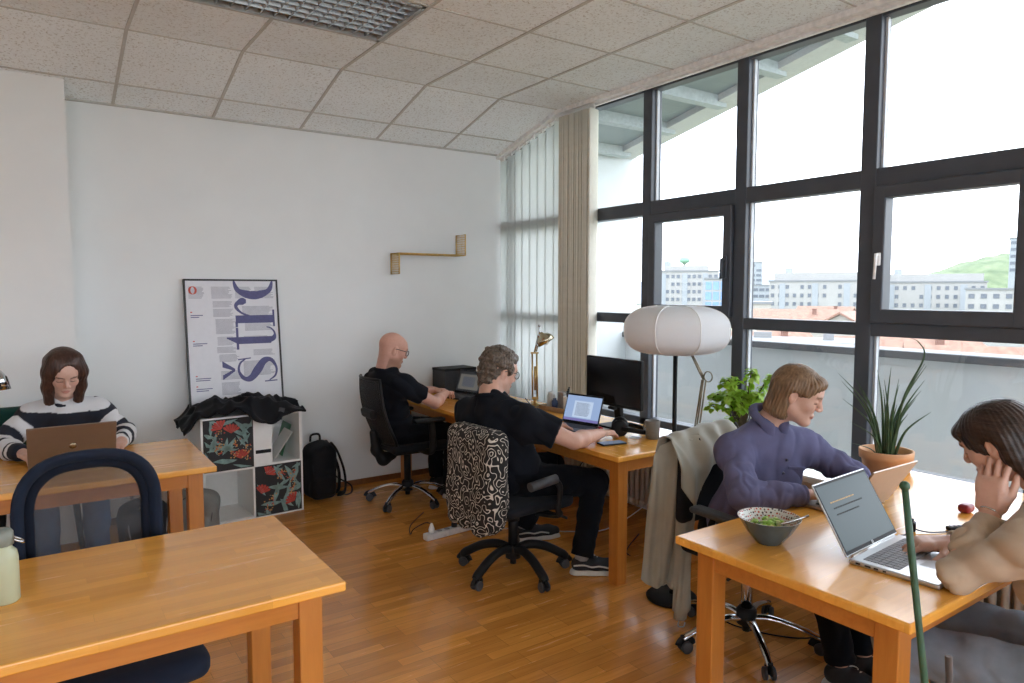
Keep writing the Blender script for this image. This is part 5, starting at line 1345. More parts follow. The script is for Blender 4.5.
mb = MB(); mb.lathe([(0, 0), (.032, 0), (.034, .10), (.031, .10), (.029, .006), (0, .006)], cap=False); mb.build('cup', m_white, r)
for k in range(3):
    mb = MB(); mb.rod((.005*(k-1), .006*(k-1), .01), (.025*(k-1), .02*(k-1), .145+.01*k), .0055); mb.build('pen', m_blk, r)
# black box at the far corner
r = root('storage_box', 'black box standing against the back wall behind the open black laptop', 'box', (2.98, 5.21, T), math.radians(3))
mb = MB(); mb.box((0, 0, .10), (.32, .20, .20), .006); mb.build('body', m_dark, r)
mb = MB(); mb.box((0, 0, .198), (.325, .205, .022), .006); mb.build('lid', m_blk, r)

# gilt work lamp by the blind
m_brass = mat('aged_brass', (.48, .33, .13), .28, 1., var=.08)
m_gilt = mat('pale_brass_shade', (.52, .46, .33), .18, 1., var=.05)
r = root('desk_lamp', 'jointed brass work lamp with round metal shade in front of the blind', 'lamp', (3.085, 4.185, T), math.radians(-35))
mb = MB(); mb.lathe([(0, 0), (.062, 0), (.062, .012), (.03, .020), (.014, .03), (.014, .055), (0, .055)], cap=False, n=28); mb.build('base', m_brass, r)
mb = MB(); mb.rod((-.018, 0, .05), (-.022, 0, .40), .0065); mb.rod((.018, 0, .05), (.012, 0, .40), .0065); mb.rod((0, 0, .12), (0, 0, .30), .009); mb.box((-.004, 0, .40), (.060, .02, .012), .003); mb.box((0, 0, .06), (.05, .022, .02), .004); mb.build('lower_arm', m_brass, r)
mb = MB(); mb.rod((-.005, 0, .40), (.022, 0, .52), .007); mb.rod((.010, 0, .41), (.036, 0, .51), .005); mb.ball((.03, 0, .525), .016); mb.rod((.03, 0, .525), (.03, 0, .60), .006); mb.ball((.03, 0, .603), .010); mb.build('upper_arm', m_chrome, r)
mb = MB(); Ms = Tr(.050, 0, .535) @ Matrix.Rotation(math.radians(148), 4, 'Y')
mb.lathe([(.012, -.020), (.020, -.004), (.044, .008), (.062, .032), (.069, .066), (.067, .066), (.059, .034), (.042, .011), (.014, .0)], n=32, M=Ms, cap=False); shd = mb.build('shade', m_gilt, r)
mb = MB(); mb.ball((0, 0, .06), .024, M=Ms); mb.build('bulb', m_white, shd)
# chrome lamp at the left edge
r = root('desk_lamp', 'chrome desk lamp partly cut off at the left edge of the photo', 'lamp', (-.425, 4.28, T))
mb = MB(); mb.lathe([(0, 0), (.07, 0), (.07, .015), (.02, .022), (0, .022)], cap=False); mb.build('base', m_chrome, r)
mb = MB(); mb.rod((0, 0, .02), (-.03, 0, .30), .008); mb.rod((-.03, 0, .30), (.20, 0, .46), .008); mb.ball((-.03, 0, .30), .014); mb.build('arm', m_chrome, r)
mb = MB(); mb.lathe([(.012, .10), (.03, .092), (.055, .06), (.068, .0), (.065, 0), (.052, .058), (.028, .088)], n=32, M=Tr(.262, .0, .375), cap=False); mb.build('shade', m_chrome, r)
# articulated lamp on the sill
r = root('desk_lamp', 'slender jointed brass lamp on the windowsill behind the white floor lamp', 'lamp', (3.42, 2.92, .622), math.radians(90)); m_brass = mat('dull_brass', (.26, .22, .16), .35, .9)
mb = MB(); mb.lathe([(0, 0), (.05, 0), (.05, .012), (.014, .02), (.014, .06), (0, .06)], cap=False); mb.build('base', m_brass, r)
mb = MB()
for s in (-.012, .012): mb.rod((.005, s, .05), (-.050, s, .41), .0055)
mb.rod((.03, 0, .06), (-.028, 0, .41), .005); mb.tube(arc((-.075, 0, .432), .032, 0, 2*PI, 16), .004, 6); mb.build('lower_arm', m_brass, r)
mb = MB()
for s in (-.008, .008): mb.rod((-.045, s, .41), (.085, s, .60), .005)
mb.build('upper_arm', m_brass, r)
mb = MB(); mb.lathe([(.012, .06), (.03, .055), (.05, .02), (.06, -.03), (.057, -.03), (.046, .02), (.026, .05)], n=28, M=Tr(.11, 0, .62), cap=False); mb.build('shade', m_gilt, r)
mb = MB(); mb.box2((-.06, -.10, 0), (.06, .10, .03), .004); o = mb.build('wooden_block', m_leg, None, loc=(3.36, 2.70, .622)); tag(o, 'small wooden block on the windowsill right of the jointed brass lamp', 'block')

# white floor lamp
m, nt, b, o_ = new_mat('lamp_paper'); b.inputs['Base Color'].default_value = (.88, .90, .92, 1); b.inputs['Roughness'].default_value = .8
tr = N(nt, 'ShaderNodeBsdfTranslucent'); tr.inputs[0].default_value = (.84, .845, .85, 1); x_ = N(nt, 'ShaderNodeMixShader'); x_.inputs[0].default_value = .35
L(nt, b.outputs[0], x_.inputs[1]); L(nt, tr.outputs[0], x_.inputs[2]); L(nt, x_.outputs[0], o_.inputs[0])
w_ = N(nt, 'ShaderNodeTexNoise', inp={'Scale': 40, 'Detail': 3}); L(nt, coords(nt), w_.inputs['Vector']); bump(nt, b, w_.outputs['Fac'], .05, .003); m_lamp = m
r = root('floor_lamp', 'floor lamp with wide white pumpkin shaped shade before the window', 'lamp', (2.665, 2.425, 0), math.radians(22))
mb = MB(); mb.lathe([(0, 0), (.125, 0), (.13, .012), (.12, .022), (.02, .028), (0, .028)], n=40, cap=False); mb.build('base', m_blk, r)
mb = MB(); mb.rod((0, 0, .02), (0, 0, 1.42), .0115, n=14); mb.build('pole', m_blk, r)
mb = MB(); nR = 8; rows = 28; segs = 12*nR; ring = []
for i in range(rows+1):
    t = i/rows; a = -PI/2+PI*t; z = 1.385+.122*math.copysign(abs(math.sin(a))**.78, math.sin(a)); rr = max(.10, .270*abs(math.cos(a))**.62)
    row = []
    for k in range(segs):
        th = 2*PI*k/segs; f = (th+PI/nR) % (2*PI/nR)-PI/nR; f = th % (2*PI/nR)-PI/nR; sc_l = .35+.65*math.cos(PI/nR)/math.cos(f)*1.02
        row.append(mb.bm.verts.new((rr*sc_l*math.cos(th), rr*sc_l*math.sin(th), z)))
    ring.append(row)
for A, B in zip(ring[:-1], ring[1:]):
    for k in range(segs): mb.bm.faces.new((A[k], A[(k+1) % segs], B[(k+1) % segs], B[k])).smooth = True
sh2 = mb.build('lamp_shade', m_lamp, r)
sh2.modifiers.new('thick', 'SOLIDIFY').thickness = .002
mb = MB()
for k in range(nR):
    th = 2*PI*k/nR+0*PI/nR; P = []
    for i in range(1, 24):
        a = -PI/2+PI*i/24; z = 1.385+.122*math.copysign(abs(math.sin(a))**.78, math.sin(a)); rr = max(.10, .270*abs(math.cos(a))**.62)*1.012; P.append((rr*math.cos(th), rr*math.sin(th), z))
    mb.tube(P, .0030, 5)
mb.build('rib_wire', m_white, sh2)

# bowl with salad
r = root('bowl', 'patterned bowl of salad with dark outside on the shared table', 'bowl', (2.055, 1.435, T))
mb = MB(); mb.lathe([(0, 0), (.040, 0), (.044, .004), (.075, .042), (.103, .088), (.1045, .090)], cap=False, n=48); mb.build('outside', mat('slate_glaze', (.055, .085, .10), .25, var=.1), r)
m, nt, b, o_ = new_mat('dotted_glaze')
v = coords(nt); vo = N(nt, 'ShaderNodeTexVoronoi', inp={'Scale': 105, 'Randomness': .25}); L(nt, v, vo.inputs['Vector'])
vc = N(nt, 'ShaderNodeTexVoronoi', inp={'Scale': 52, 'Randomness': .3}); L(nt, v, vc.inputs['Vector'])
dots = mixc(nt, .0, (.40, .07, .05), (.40, .07, .05)); sp_ = ramp(nt, vc.outputs['Color'], [(.5, (.42, .08, .05)), (.62, (.07, .05, .05))])
mk2 = ramp(nt, vo.outputs['Distance'], [(.36, (1, 1, 1)), (.44, (0, 0, 0))])
L(nt, mixc(nt, mk2, (.60, .60, .55), sp_), b.inputs['Base Color']); b.inputs['Roughness'].default_value = .25
mb = MB(); mb.lathe([(.1045, .090), (.102, .0905), (.096, .084), (.070, .044), (.040, .010), (0, .008)], cap=False, n=48); mb.build('inside', m, r)
mleaf = [mat('lettuce_green', (.20, .36, .04), .5, var=.4, scale=60), mat('pale_lettuce', (.50, .55, .22), .5, var=.3, scale=60)]
S = Sh(); rn = random.Random(4)
for k in range(40):
    a = rn.uniform(0, 6.28); q = rn.uniform(0, .062)**1; S.ell((2.05-.004+q*math.cos(a), 1.438+q*math.sin(a), T+.055+rn.uniform(0, .020)), (rn.uniform(.008, .016), rn.uniform(.006, .014), rn.uniform(.004, .009)), None, .002)
S.disp(wob(300, .0014, 3))
sl = sdf_mesh('salad', S, .0028, mleaf[0]); tag(sl, 'green salad leaves inside the patterned bowl', 'salad'); sl['kind'] = 'stuff'
sl.data.materials.append(mleaf[1])
for p in sl.data.polygons: p.material_index = 1 if (math.sin(p.center.x*210)+math.sin(p.center.y*170+1)) > .45 else 0
mb = MB(); mb.tube(smoothpath([(2.07, 1.40, T+.070), (2.10, 1.375, T+.082), (2.145, 1.345, T+.100)], 4), .0024, 6, flat=2); o = mb.build('fork', m_chrome); tag(o, 'thin metal fork resting in the salad bowl', 'fork')

# small electronics on the shared table
mb = MB(); mb.box((0, 0, .007), (.095, .022, .013), .003); o = mb.build('remote_control', m_blk, None, loc=(2.735, 1.125, T)); o.rotation_euler = (0, 0, math.radians(-25)); tag(o, 'slim black remote lying on the shared table near the window', 'remote')
mb = MB()
for k in range(4): mb.box((-.032+.018*k, 0, .0142), (.010, .012, .002))
mb.build('button', m_keyg, o)
r = root('charger_plug', 'small black charger cube with cable behind the silver laptop', 'charger', (2.575, 1.215, T))
mb = MB(); mb.box((0, 0, .018), (.034, .030, .034), .006, rot=(0, 0, .4)); mb.rod((0, 0, .03), (.006, 0, .045), .006); mb.build('body', m_blk, r)
mb = MB(); mb.tube(smoothpath([(0, -.012, .01), (.03, -.05, .004), (.12, -.10, .004), (.20, -.14, .004), (.30, -.20, .004)], 6), .0025, 6); mb.tube(smoothpath([(-.01, 0, .01), (-.05, -.015, .004), (-.11, -.02, .012)], 6), .0025, 6); mb.build('cable', m_blk, r)
mb = MB(); mb.box((0, 0, .018), (.06, .045, .034), .014, seg=4); o = mb.build('earbud_case', mat('dark_red_plastic', (.26, .02, .03), .35), None, loc=(2.97, 1.20, T)); tag(o, 'dark red case on the shared table beyond the raised hand', 'case')
mb = MB(); mb.prism([(.035*math.cos(PI*k/16), .055*math.sin(PI*k/16)) for k in range(17)], -.012, .012, Matrix.Rotation(PI/2, 4, 'X')); o = mb.build('tape_dispenser', m_white, None, loc=(3.42, 1.50, .622)); o.rotation_euler = (0, 0, 1.0); tag(o, 'white rounded dispenser on the windowsill right of the spiky plant', 'dispenser')

# water bottle on the near table
r = root('water_bottle', 'pale green bottle with grey screw lid on the empty near table', 'bottle', (-.092, 2.352, T))
m_gb = mat('pale_green_enamel', (.45, .48, .325), .35, var=.02)
mb = MB(); mb.lathe([(0, 0), (.032, 0), (.0365, .005), (.037, .125), (.034, .142), (.024, .153), (.024, .165), (0, .165)], cap=False, n=36); mb.build('body', m_gb, r)
mb = MB(); mb.lathe([(.0255, .160), (.028, .162), (.028, .195), (.022, .205), (0, .207)], cap=False, n=32); ld_ = mb.build('lid', mat('grey_lid', (.20, .22, .19), .45), r)
mb = MB(); mb.tube(smoothpath([(.028, -.012, .175), (.045, -.012, .165), (.050, 0, .160), (.045, .012, .165), (.028, .012, .175)], 5), .003, 6); mb.build('carry_loop', m_chrome, ld_)

# ------------------------------------------------------------------ plants
m_terra = mat('terracotta', (.68, .36, .18), .7, var=.1, scale=12)
m_soil = mat('potting_soil', (.035, .022, .014), .95, bmp=.6, scale=120)
def pot(r, R, h, m):
    mb = MB(); mb.lathe([(0, 0), (R*.66, 0), (R*.70, .006), (R*.90, h*.76), (R*.98, h*.78), (R, h), (R*.93, h), (R*.88, h*.80), (R*.84, h*.74)], cap=False, n=40); p = mb.build('pot', m, r)
    mb = MB(); mb.lathe([(0, h*.84), (R*.87, h*.82)], cap=False, n=32)
    return p
def soil(r, R, h):
    S = Sh(); S.ell((0, 0, h*.74), (R*.86, R*.86, .025), None); S.disp(wob(80, .003, 3)); sdf_mesh('soil', S, .007, m_soil, r)
r = root('potted_plant', 'spiky plant in a terracotta pot on the windowsill between the two women', 'plant', (3.42, 1.745, .622), 0)
pot(r, .122, .185, m_terra); soil(r, .122, .185)
m, nt, b, o_ = new_mat('spiky_leaf'); n1 = N(nt, 'ShaderNodeTexNoise', inp={'Scale': 3, 'Detail': 4}); L(nt, coords(nt, (40, 40, 4)), n1.inputs['Vector']); L(nt, ramp(nt, n1.outputs['Fac'], [(.3, (.025, .060, .025)), (.7, (.075, .135, .055))]), b.inputs['Base Color']); b.inputs['Roughness'].default_value = .45
m_spike = m
RX = Vector((.824, -.566, 0)); RY = Vector((.566, .824, 0)); rn = random.Random(9)
tips = [(-.25, .42), (-.235, .30), (-.215, .195), (-.13, .385), (-.075, .40), (-.025, .34), (.05, .44), (.115, .50), (.185, .455), (.17, .33), (.155, .245), (.03, .27), (-.10, .26), (.085, .33), (-.16, .07), (.01, .40), (.14, .39), (-.05, .22), (.10, .22), (-.19, .37), (.06, .36), (-.03, .43), (.12, .30), (-.12, .34), (.03, .20), (.145, .47)]
for k, (u, v_) in enumerate(tips):
    dp = rn.uniform(-.07, .07); mb = MB()
    b0 = RX*(u*.12)+RY*dp*.4+Vector((0, 0, .125)); tp = RX*u+RY*dp*1.4+Vector((0, 0, .14+v_)); md = RX*(u*.38)+RY*dp*.8+Vector((0, 0, .14+v_*.58))
    P = smoothpath([b0, md, tp] if k != 7 else [b0, md, tp, tp+RX*-.025+Vector((0, 0, .075)), tp+RX*-.075+Vector((0, 0, .10))], 8); n_ = len(P)
    mb.tube(P, [max(.0011, (.0085 if k != 7 else .0065)*(1-(i/(n_-1))**1.6)) for i in range(n_)], 6, flat=.45); mb.build('leaf', m_spike, r)
r = root('potted_plant', 'leafy light green houseplant on the windowsill behind the purple shirt', 'plant', (3.40, 2.56, .622), 0)
pot(r, .105, .15, mat('grey_planter', (.30, .30, .29), .6)); soil(r, .105, .15)
mb = MB(); rn = random.Random(12); ends = []
for k in range(26):
    a = rn.uniform(0, 6.28); sp = rn.uniform(.03, .185); hh = rn.uniform(.22, .52) if sp < .12 else rn.uniform(.10, .44)
    tp = RX*(sp*math.cos(a)*1.15-.005)+RY*(sp*.8*math.sin(a))+Vector((0, 0, hh+.03)); P = smoothpath([(0, 0, .13), Vector((0, 0, .13)).lerp(tp, .5)+Vector((0, 0, .05)), tp, tp+RX*(math.cos(a)*.03)+Vector((0, 0, -.03))], 5)
    mb.tube(P, [.0035]*(len(P)-5)+[.002]*5, 5); ends += P[5:]
mb.build('stem', mat('thin_brown_stem', (.10, .07, .035), .8), r)
m, nt, b, o_ = new_mat('fresh_leaf'); n1 = N(nt, 'ShaderNodeTexNoise', inp={'Scale': 11, 'Detail': 2}); L(nt, coords(nt), n1.inputs['Vector']); L(nt, ramp(nt, n1.outputs['Fac'], [(.3, (.22, .40, .04)), (.52, (.42, .62, .08)), (.72, (.64, .76, .20))]), b.inputs['Base Color']); b.inputs['Roughness'].default_value = .4
tr = N(nt, 'ShaderNodeBsdfTranslucent'); tr.inputs[0].default_value = (.60, .80, .12, 1); x_ = N(nt, 'ShaderNodeMixShader'); x_.inputs[0].default_value = .5; L(nt, b.outputs[0], x_.inputs[1]); L(nt, tr.outputs[0], x_.inputs[2]); L(nt, x_.outputs[0], o_.inputs[0])
mb = MB()
for p in ends*4:
    a = rn.uniform(0, 6.28); l = rn.uniform(.030, .050); d = Vector((math.cos(a), math.sin(a), rn.uniform(-1.1, .15))).normalized(); s_ = d.cross(Vector((rn.uniform(-.4, .4), rn.uniform(-.4, .4), 1))).normalized(); n_ = s_.cross(d)
    q = Vector(p)+Vector((rn.uniform(-.012, .012), rn.uniform(-.012, .012), rn.uniform(-.012, .012)))
    prof = [(0, .0), (.2, .30), (.45, .40), (.75, .22), (1, 0)]
    mid = [mb.bm.verts.new(q+d*(l*t)+n_*(.08*l*math.sin(t*PI)-.15*l*t*t)) for t, _ in prof]
    for sd in (-1, 1):
        ed = [mb.bm.verts.new(q+d*(l*t)+s_*(sd*w_*l)+n_*(.16*l*w_*2-.15*l*t*t)) for t, w_ in prof[1:-1]]
        ch_ = [mid[0]]+ed+[mid[-1]]
        mb.bm.faces.new((mid[0], mid[1], ed[0])); mb.bm.faces.new((mid[1], mid[2], ed[1], ed[0])); mb.bm.faces.new((mid[2], mid[3], ed[2], ed[1])); mb.bm.faces.new((mid[3], mid[4], ed[2]))
fo = mb.build('foliage', m, r); fo.modifiers.new('thick', 'SOLIDIFY').thickness = .0006
# garden stakes in a planter close by
r = root('planter', 'floor planter with two garden stakes close to the viewer', 'planter', (.956, .325, 0)); pot(r, .17, .36, m_terra); soil(r, .17, .36)
mb = MB(); a = Vector((.9585, .318, .28)); b_ = Vector((.9175, .443, 1.330)); mb.tube([a.lerp(b_, t/12) for t in range(13)], [.0042+.0004*(t % 2) for t in range(13)], 10); mb.ball(b_, .0065, seg=12)
o = mb.build('garden_stake', mat('green_plastic_stake', (.030, .085, .045), .45, var=.15, scale=60)); tag(o, 'tall green plant stake crossing the table corner in the foreground', 'stake')
mb = MB(); mb.tube([(.985, .355, .27), (.9785, .408, 1.10)], [.0048, .0044], 9); o = mb.build('garden_stake', mat('brown_bamboo', (.075, .05, .04), .6)); tag(o, 'short brown plant stake in front of the grey jeans', 'stake')

# ------------------------------------------------------------------ shelf unit, poster, bags
r = root('cube_shelf', 'white four cube shelf with two floral doors standing against the back wall', 'shelf', (1.222, 5.125, 0), .05)
hw, dd, hh, t_ = .342, .19, .735, .022
mb = MB()
for z in (0, hh/2-t_/2, hh-t_): mb.box2((-hw, -dd, z), (hw, dd, z+t_), .002)
for x in (-hw, -t_/2, hw-t_): mb.box2((x, -dd, 0), (x+t_, dd, hh), .002)
mb.box2((-hw, dd-.006, 0), (hw, dd, hh)); mb.build('carcass', m_white, r)
m_fd = mat('black_print_ground', (.012, .012, .014), .6); m_fl = [mat('teal_leaf_print', (.20, .31, .29), .6, var=.25, scale=40), mat('red_flower_print', (.46, .05, .035), .6, var=.2, scale=40), mat('orange_berry_print', (.52, .24, .07), .6, var=.2), mat('pale_dot_print', (.46, .42, .33), .6)]
def floral(x0, x1, z0, z1, seed):
    mb = MB(); mb.box2((x0+.003, -dd-.004, z0+.003), (x1-.003, -dd+.012, z1-.003), .002); d = mb.build('door', m_fd, r)
    rn = random.Random(seed); y = -dd-.0046; W_, H_ = x1-x0-.02, z1-z0-.02; X_, Z_ = x0+.01, z0+.01
    def inside(px, pz, m_=0): return X_+m_ < px < X_+W_-m_ and Z_+m_ < pz < Z_+H_-m_
    def poly(mb, pts):
        pts = [(min(max(px, X_), X_+W_), min(max(pz, Z_), Z_+H_)) for px, pz in pts]
        if len({(round(a, 4), round(b, 4)) for a, b in pts}) < 3: return
        A = [mb.bm.verts.new((px, y, pz)) for px, pz in pts]; mb.bm.faces.new(A)
    mb = MB()
    for k in range(24):
        cx, cz = X_+rn.random()*W_, Z_+rn.random()*H_; a = rn.uniform(0, 6.28); l = rn.uniform(.05, .085); w_ = l*.22
        ca, sa = math.cos(a), math.sin(a); P = []
        for q in range(17):
            t = q/8-1 if q <= 8 else 1-(q-8)/8; yy_ = w_*(1-t*t)**.8*(1 if q <= 8 else -1); P.append((cx+ca*t*l-sa*yy_, cz+sa*t*l+ca*yy_))
        poly(mb, P[:-1])
    mb.build('leaf_print', m_fl[0], d)
    y -= .0004; mb = MB(); spots = [(.35, .82), (.55, .72), (.75, .18)] if seed == 1 else [(.22, .84), (.85, .18), (.10, .45)]
    for (u, v_) in spots:
        cx, cz = X_+u*W_, Z_+v_*H_; a0 = rn.uniform(.3, 2.6)
        for q in range(6):
            a = a0+(q-2.5)*.36; P = [(cx, cz)]
            for s in (-.16, -.08, .08, .16): P.append((cx+math.cos(a+s)*.066*(1 if abs(s) < .1 else .85), cz+math.sin(a+s)*.066*(1 if abs(s) < .1 else .85)))
            poly(mb, P)
    mb.build('flower_print', m_fl[1], d)
    y -= .0004
    for kk, cnt, rr_ in ((2, 46, .0055), (3, 40, .0028), (1, 24, .0055)):
        mb = MB(); bands = [(.30, .55, .25), (.62, .42, .2), (.85, .30, .15)] if seed == 1 else [(.80, .60, .25), (.30, .22, .2), (.55, .80, .1)]
        for q in range(cnt):
            u0, v0, sp = bands[q % 3]; t = rn.uniform(-1, 1); px, pz = X_+(u0+rn.gauss(0, .05)+t*.03)*W_, Z_+(v0+t*sp)*H_
            if inside(px, pz, .008): poly(mb, [(px+rr_*math.cos(2*PI*j/8), pz+rr_*math.sin(2*PI*j/8)) for j in range(8)])
        mb.build('berry_print', m_fl[kk], d)
floral(-hw+t_*.5, 0, hh/2, hh-t_*.4, 1); floral(0, hw-t_*.5, t_*.4, hh/2, 2)
mb = MB(); mb.box2((-.0, 0, 0), (.135, .24, .30), .003); o = mb.build('file_box', m_white, None, loc=(1.2245, 4.945, hh/2+t_/2)); tag(o, 'white file box beside the open top right cube of the shelf', 'box')
mb = MB(); mb.box2((.02, -.004, .075), (.125, .001, .100), .002); mb.build('handle', m_blk, o)
mb = MB(); mb.box((0, 0, 0), (.004, .20, .235)); o = mb.build('booklet', mat('green_booklet', (.03, .16, .07), .5), None, loc=(1.49, 5.15, hh/2+.135)); o.rotation_euler = (0, .30, 0); tag(o, 'green booklet leaning in the open top right cube', 'booklet')
mb = MB(); mb.box((0, 0, 0), (.003, .20, .225)); o = mb.build('paper_folder', m_paper, None, loc=(1.44, 5.05, hh/2+.120)); o.rotation_euler = (0, .62, 0); tag(o, 'white folder leaning diagonally in the open top right cube', 'folder')

# poster leaning on the wall
m_print = mat('poster_paper', (.72, .72, .76), .5, var=.02); m_ink = mat('indigo_ink', (.075, .075, .20), .5, var=.12, scale=60); m_tink = mat('grey_text_ink', (.30, .30, .36), .6); m_red = mat('red_ink', (.55, .07, .04), .6); m_pf = mat('black_poster_frame', (.015, .015, .016), .4)
PW, PH = .648, .935
r = root('framed_poster', 'black framed typographic poster leaning on the wall behind the black jacket', 'poster', (1.207, 5.232, .7355)); lean = math.asin((BY-.016-5.232)/PH)
r.rotation_euler = (-lean, 0, 0)
mb = MB(); fw_ = .012
for (a, b) in (((-PW/2, 0), (PW/2, fw_)), ((-PW/2, PH-fw_), (PW/2, PH)), ((-PW/2, 0), (-PW/2+fw_, PH)), ((PW/2-fw_, 0), (PW/2, PH))): mb.box2((a[0], -.012, a[1]), (b[0], .012, b[1]), .002)
mb.build('frame', m_pf, r)
mb = MB(); mb.box2((-PW/2+.008, -.004, .008), (PW/2-.008, .004, PH-.008)); sh3 = mb.build('print', m_print, r)
def uv(u, v_): return (-PW/2+fw_+u*(PW-2*fw_), fw_+v_*(PH-2*fw_))
yk = -.0046
def ribbon(mb, pts, ws, y=yk):
    """flat stroke with varying width"""
    P = [Vector((*p, 0)) for p in pts]; n = len(P); A = []; B = []
    for i, p in enumerate(P):
        t = (P[min(i+1, n-1)]-P[max(i-1, 0)]).normalized(); q = Vector((-t.y, t.x, 0))*ws[i]/2; A.append(p+q); B.append(p-q)
    va = [mb.bm.verts.new((p.x, y, p.y)) for p in A]; vb = [mb.bm.verts.new((p.x, y, p.y)) for p in B]
    for i in range(n-1): mb.bm.faces.new((va[i], va[i+1], vb[i+1], vb[i]))
def quad(mb, pts, y=yk):
    mb.bm.faces.new([mb.bm.verts.new((p[0], y, p[1])) for p in pts])
# letters are designed upright (x right, y up, x-height 1) then turned a quarter left: reading upward
XH = .445; base_u = .965
def place(lx, ly, org):           # letter space -> poster space
    u = base_u*(PW-2*fw_)-ly*XH*(PW-2*fw_)*1.02; v_ = org+lx*XH*(PW-2*fw_)*1.02
    return (-PW/2+fw_+u, min(fw_+v_, PH-fw_-.002))
def letter(strokes, org):
    mb = MB()
    for st in strokes:
        if st[0] == 'q': quad(mb, [place(x, y, org) for x, y in st[1]])
        else:
            pts = smoothpath([(x, y, 0) for x, y, w_ in st[1]], 8); ws = []
            W_ = [w_ for x, y, w_ in st[1]]
            for i in range(len(W_)-1): ws += [W_[i]+(W_[i+1]-W_[i])*(3*(k/8)**2-2*(k/8)**3) for k in range(8)]
            ws.append(W_[-1]); s_ = XH*(PW-2*fw_)*1.02
            ribbon(mb, [place(p.x, p.y, org) for p in pts], [w_*s_ for w_ in ws])
    return mb.build('letter', m_ink, sh3)
S_ = [('r', [(.62, .80, .03), (.52, .93, .05), (.33, .97, .06), (.14, .86, .10), (.13, .68, .16), (.34, .50, .21), (.55, .34, .17), (.58, .16, .10), (.38, .03, .06), (.17, .06, .05), (.05, .22, .03)]), ('q', [(.60, .98), (.63, .98), (.66, .66), (.63, .66)]), ('q', [(.02, .02), (.05, .02), (.04, .34), (.01, .34)]),
      ('q', [(.33, 1.06), (.39, 1.06), (.60, 1.36), (.44, 1.36)]), ('q', [(.33, 1.06), (.39, 1.06), (.24, 1.36), (.12, 1.36)])]
T_ = [('q', [(.14, .12), (.32, .12), (.32, .98), (.14, .98)]), ('q', [(.14, .95), (.32, .95), (.32, 1.22), (.29, 1.22)]), ('q', [(.0, .93), (.56, .93), (.56, .99), (.0, .99)]), ('r', [(.23, .20, .18), (.27, .06, .13), (.40, .02, .05), (.52, .10, .04), (.57, .22, .025)])]
R_ = [('q', [(.10, .0), (.30, .0), (.30, .98), (.10, .98)]), ('q', [(.0, .0), (.44, .0), (.44, .05), (.0, .05)]), ('q', [(.0, .93), (.14, .93), (.14, .99), (.0, .99)]), ('r', [(.28, .62, .04), (.36, .82, .05), (.50, .95, .08), (.60, .93, .10), (.66, .80, .18), (.66, .70, .10)])]
O_ = [('r', [(.52, 1.0, .03), (.22, .90, .12), (.10, .66, .20), (.08, .50, .22), (.10, .34, .20), (.22, .10, .12), (.52, .0, .03)])]
letter(S_, .165); letter(T_, .412); letter(R_, .575); letter(O_, .785)
quadm = MB(); rn = random.Random(21)
cols = [(.03, .20, .86, .955), (.27, .50, .86, .955), (.53, .73, .86, .955), (.75, .97, .86, .955), (.28, .50, .79, .84), (.30, .52, .58, .70), (.31, .50, .49, .56), (.32, .54, .36, .42), (.33, .55, .22, .29), (.60, .95, .72, .80), (.60, .93, .50, .56), (.70, .95, .40, .45), (.28, .50, .715, .78), (.62, .95, .60, .70), (.30, .52, .43, .48), (.58, .95, .24, .36), (.33, .55, .10, .20)]
for (u0, u1, v0, v1) in cols:
    k = int((v1-v0)/.008)
    for q in range(k):
        v_ = v1-(v1-v0)*(q+.5)/k; a = uv(u0, v_); b = uv(u0+(u1-u0)*rn.uniform(.8, 1), v_); quad(quadm, [(a[0], a[1]-.0017), (b[0], b[1]-.0017), (b[0], b[1]+.0017), (a[0], a[1]+.0017)], yk+.0004)
quadm.build('text_column', m_tink, sh3)
mb = MB()
for (u0, v0, l) in ((.04, .73, .13), (.04, .715, .09), (.05, .51, .15), (.05, .495, .10), (.06, .24, .16), (.06, .225, .15), (.06, .16, .17), (.06, .145, .13)):
    a = uv(u0, v0); b = uv(u0+l, v0); quad(mb, [(a[0], a[1]-.003), (b[0], b[1]-.003), (b[0], b[1]+.003), (a[0], a[1]+.003)])
mb.build('caption', m_ink, sh3)
mb = MB(); c_ = uv(.075, .925); ribbon(mb, [(c_[0]+.021*math.cos(a), c_[1]+.026*math.sin(a)) for a in (2*PI*k/24 for k in range(25))], [.004+.011*abs(math.cos(2*PI*k/24)) for k in range(25)])
for (u0, v0) in ((.04, .755), (.05, .53), (.06, .26), (.06, .18)):
    a = uv(u0, v0); quad(mb, [(a[0], a[1]-.004), (a[0]+.012, a[1]-.004), (a[0]+.012, a[1]+.004), (a[0], a[1]+.004)])
mb.build('red_initial', m_red, sh3)

# brass wall shelf
r = root('wall_shelf', 'small stepped brass wire shelf fixed on the white back wall', 'shelf', (2.78, BY, 1.885))
m_ss = mat('brass_wire', (.68, .44, .13), .4, .55)
def grid_panel(name, o_, a, b, nu, nv):
    """wire grid in the plane spanned by a and b from o_"""
    o_, a, b = Vector(o_), Vector(a), Vector(b); mb = MB(); mb.tube([o_, o_+a, o_+a+b, o_+b], .0060, 6, closed=True)
    for k in range(1, nu): mb.tube([o_+a*(k/nu), o_+a*(k/nu)+b], .0022, 4)
    for k in range(1, nv): mb.tube([o_+b*(k/nv), o_+b*(k/nv)+a], .0022, 4)
    return mb.build(name, m_ss, r)
grid_panel('hanging_panel', (-.31, -.004, 0), (0, -.155, 0), (0, 0, -.165), 7, 9)
grid_panel('upright_panel', (.31, -.004, 0), (0, -.155, 0), (0, 0, .175), 7, 9)
grid_panel('shelf_panel', (-.31, -.004, 0), (0, -.155, 0), (.62, 0, 0), 9, 34)

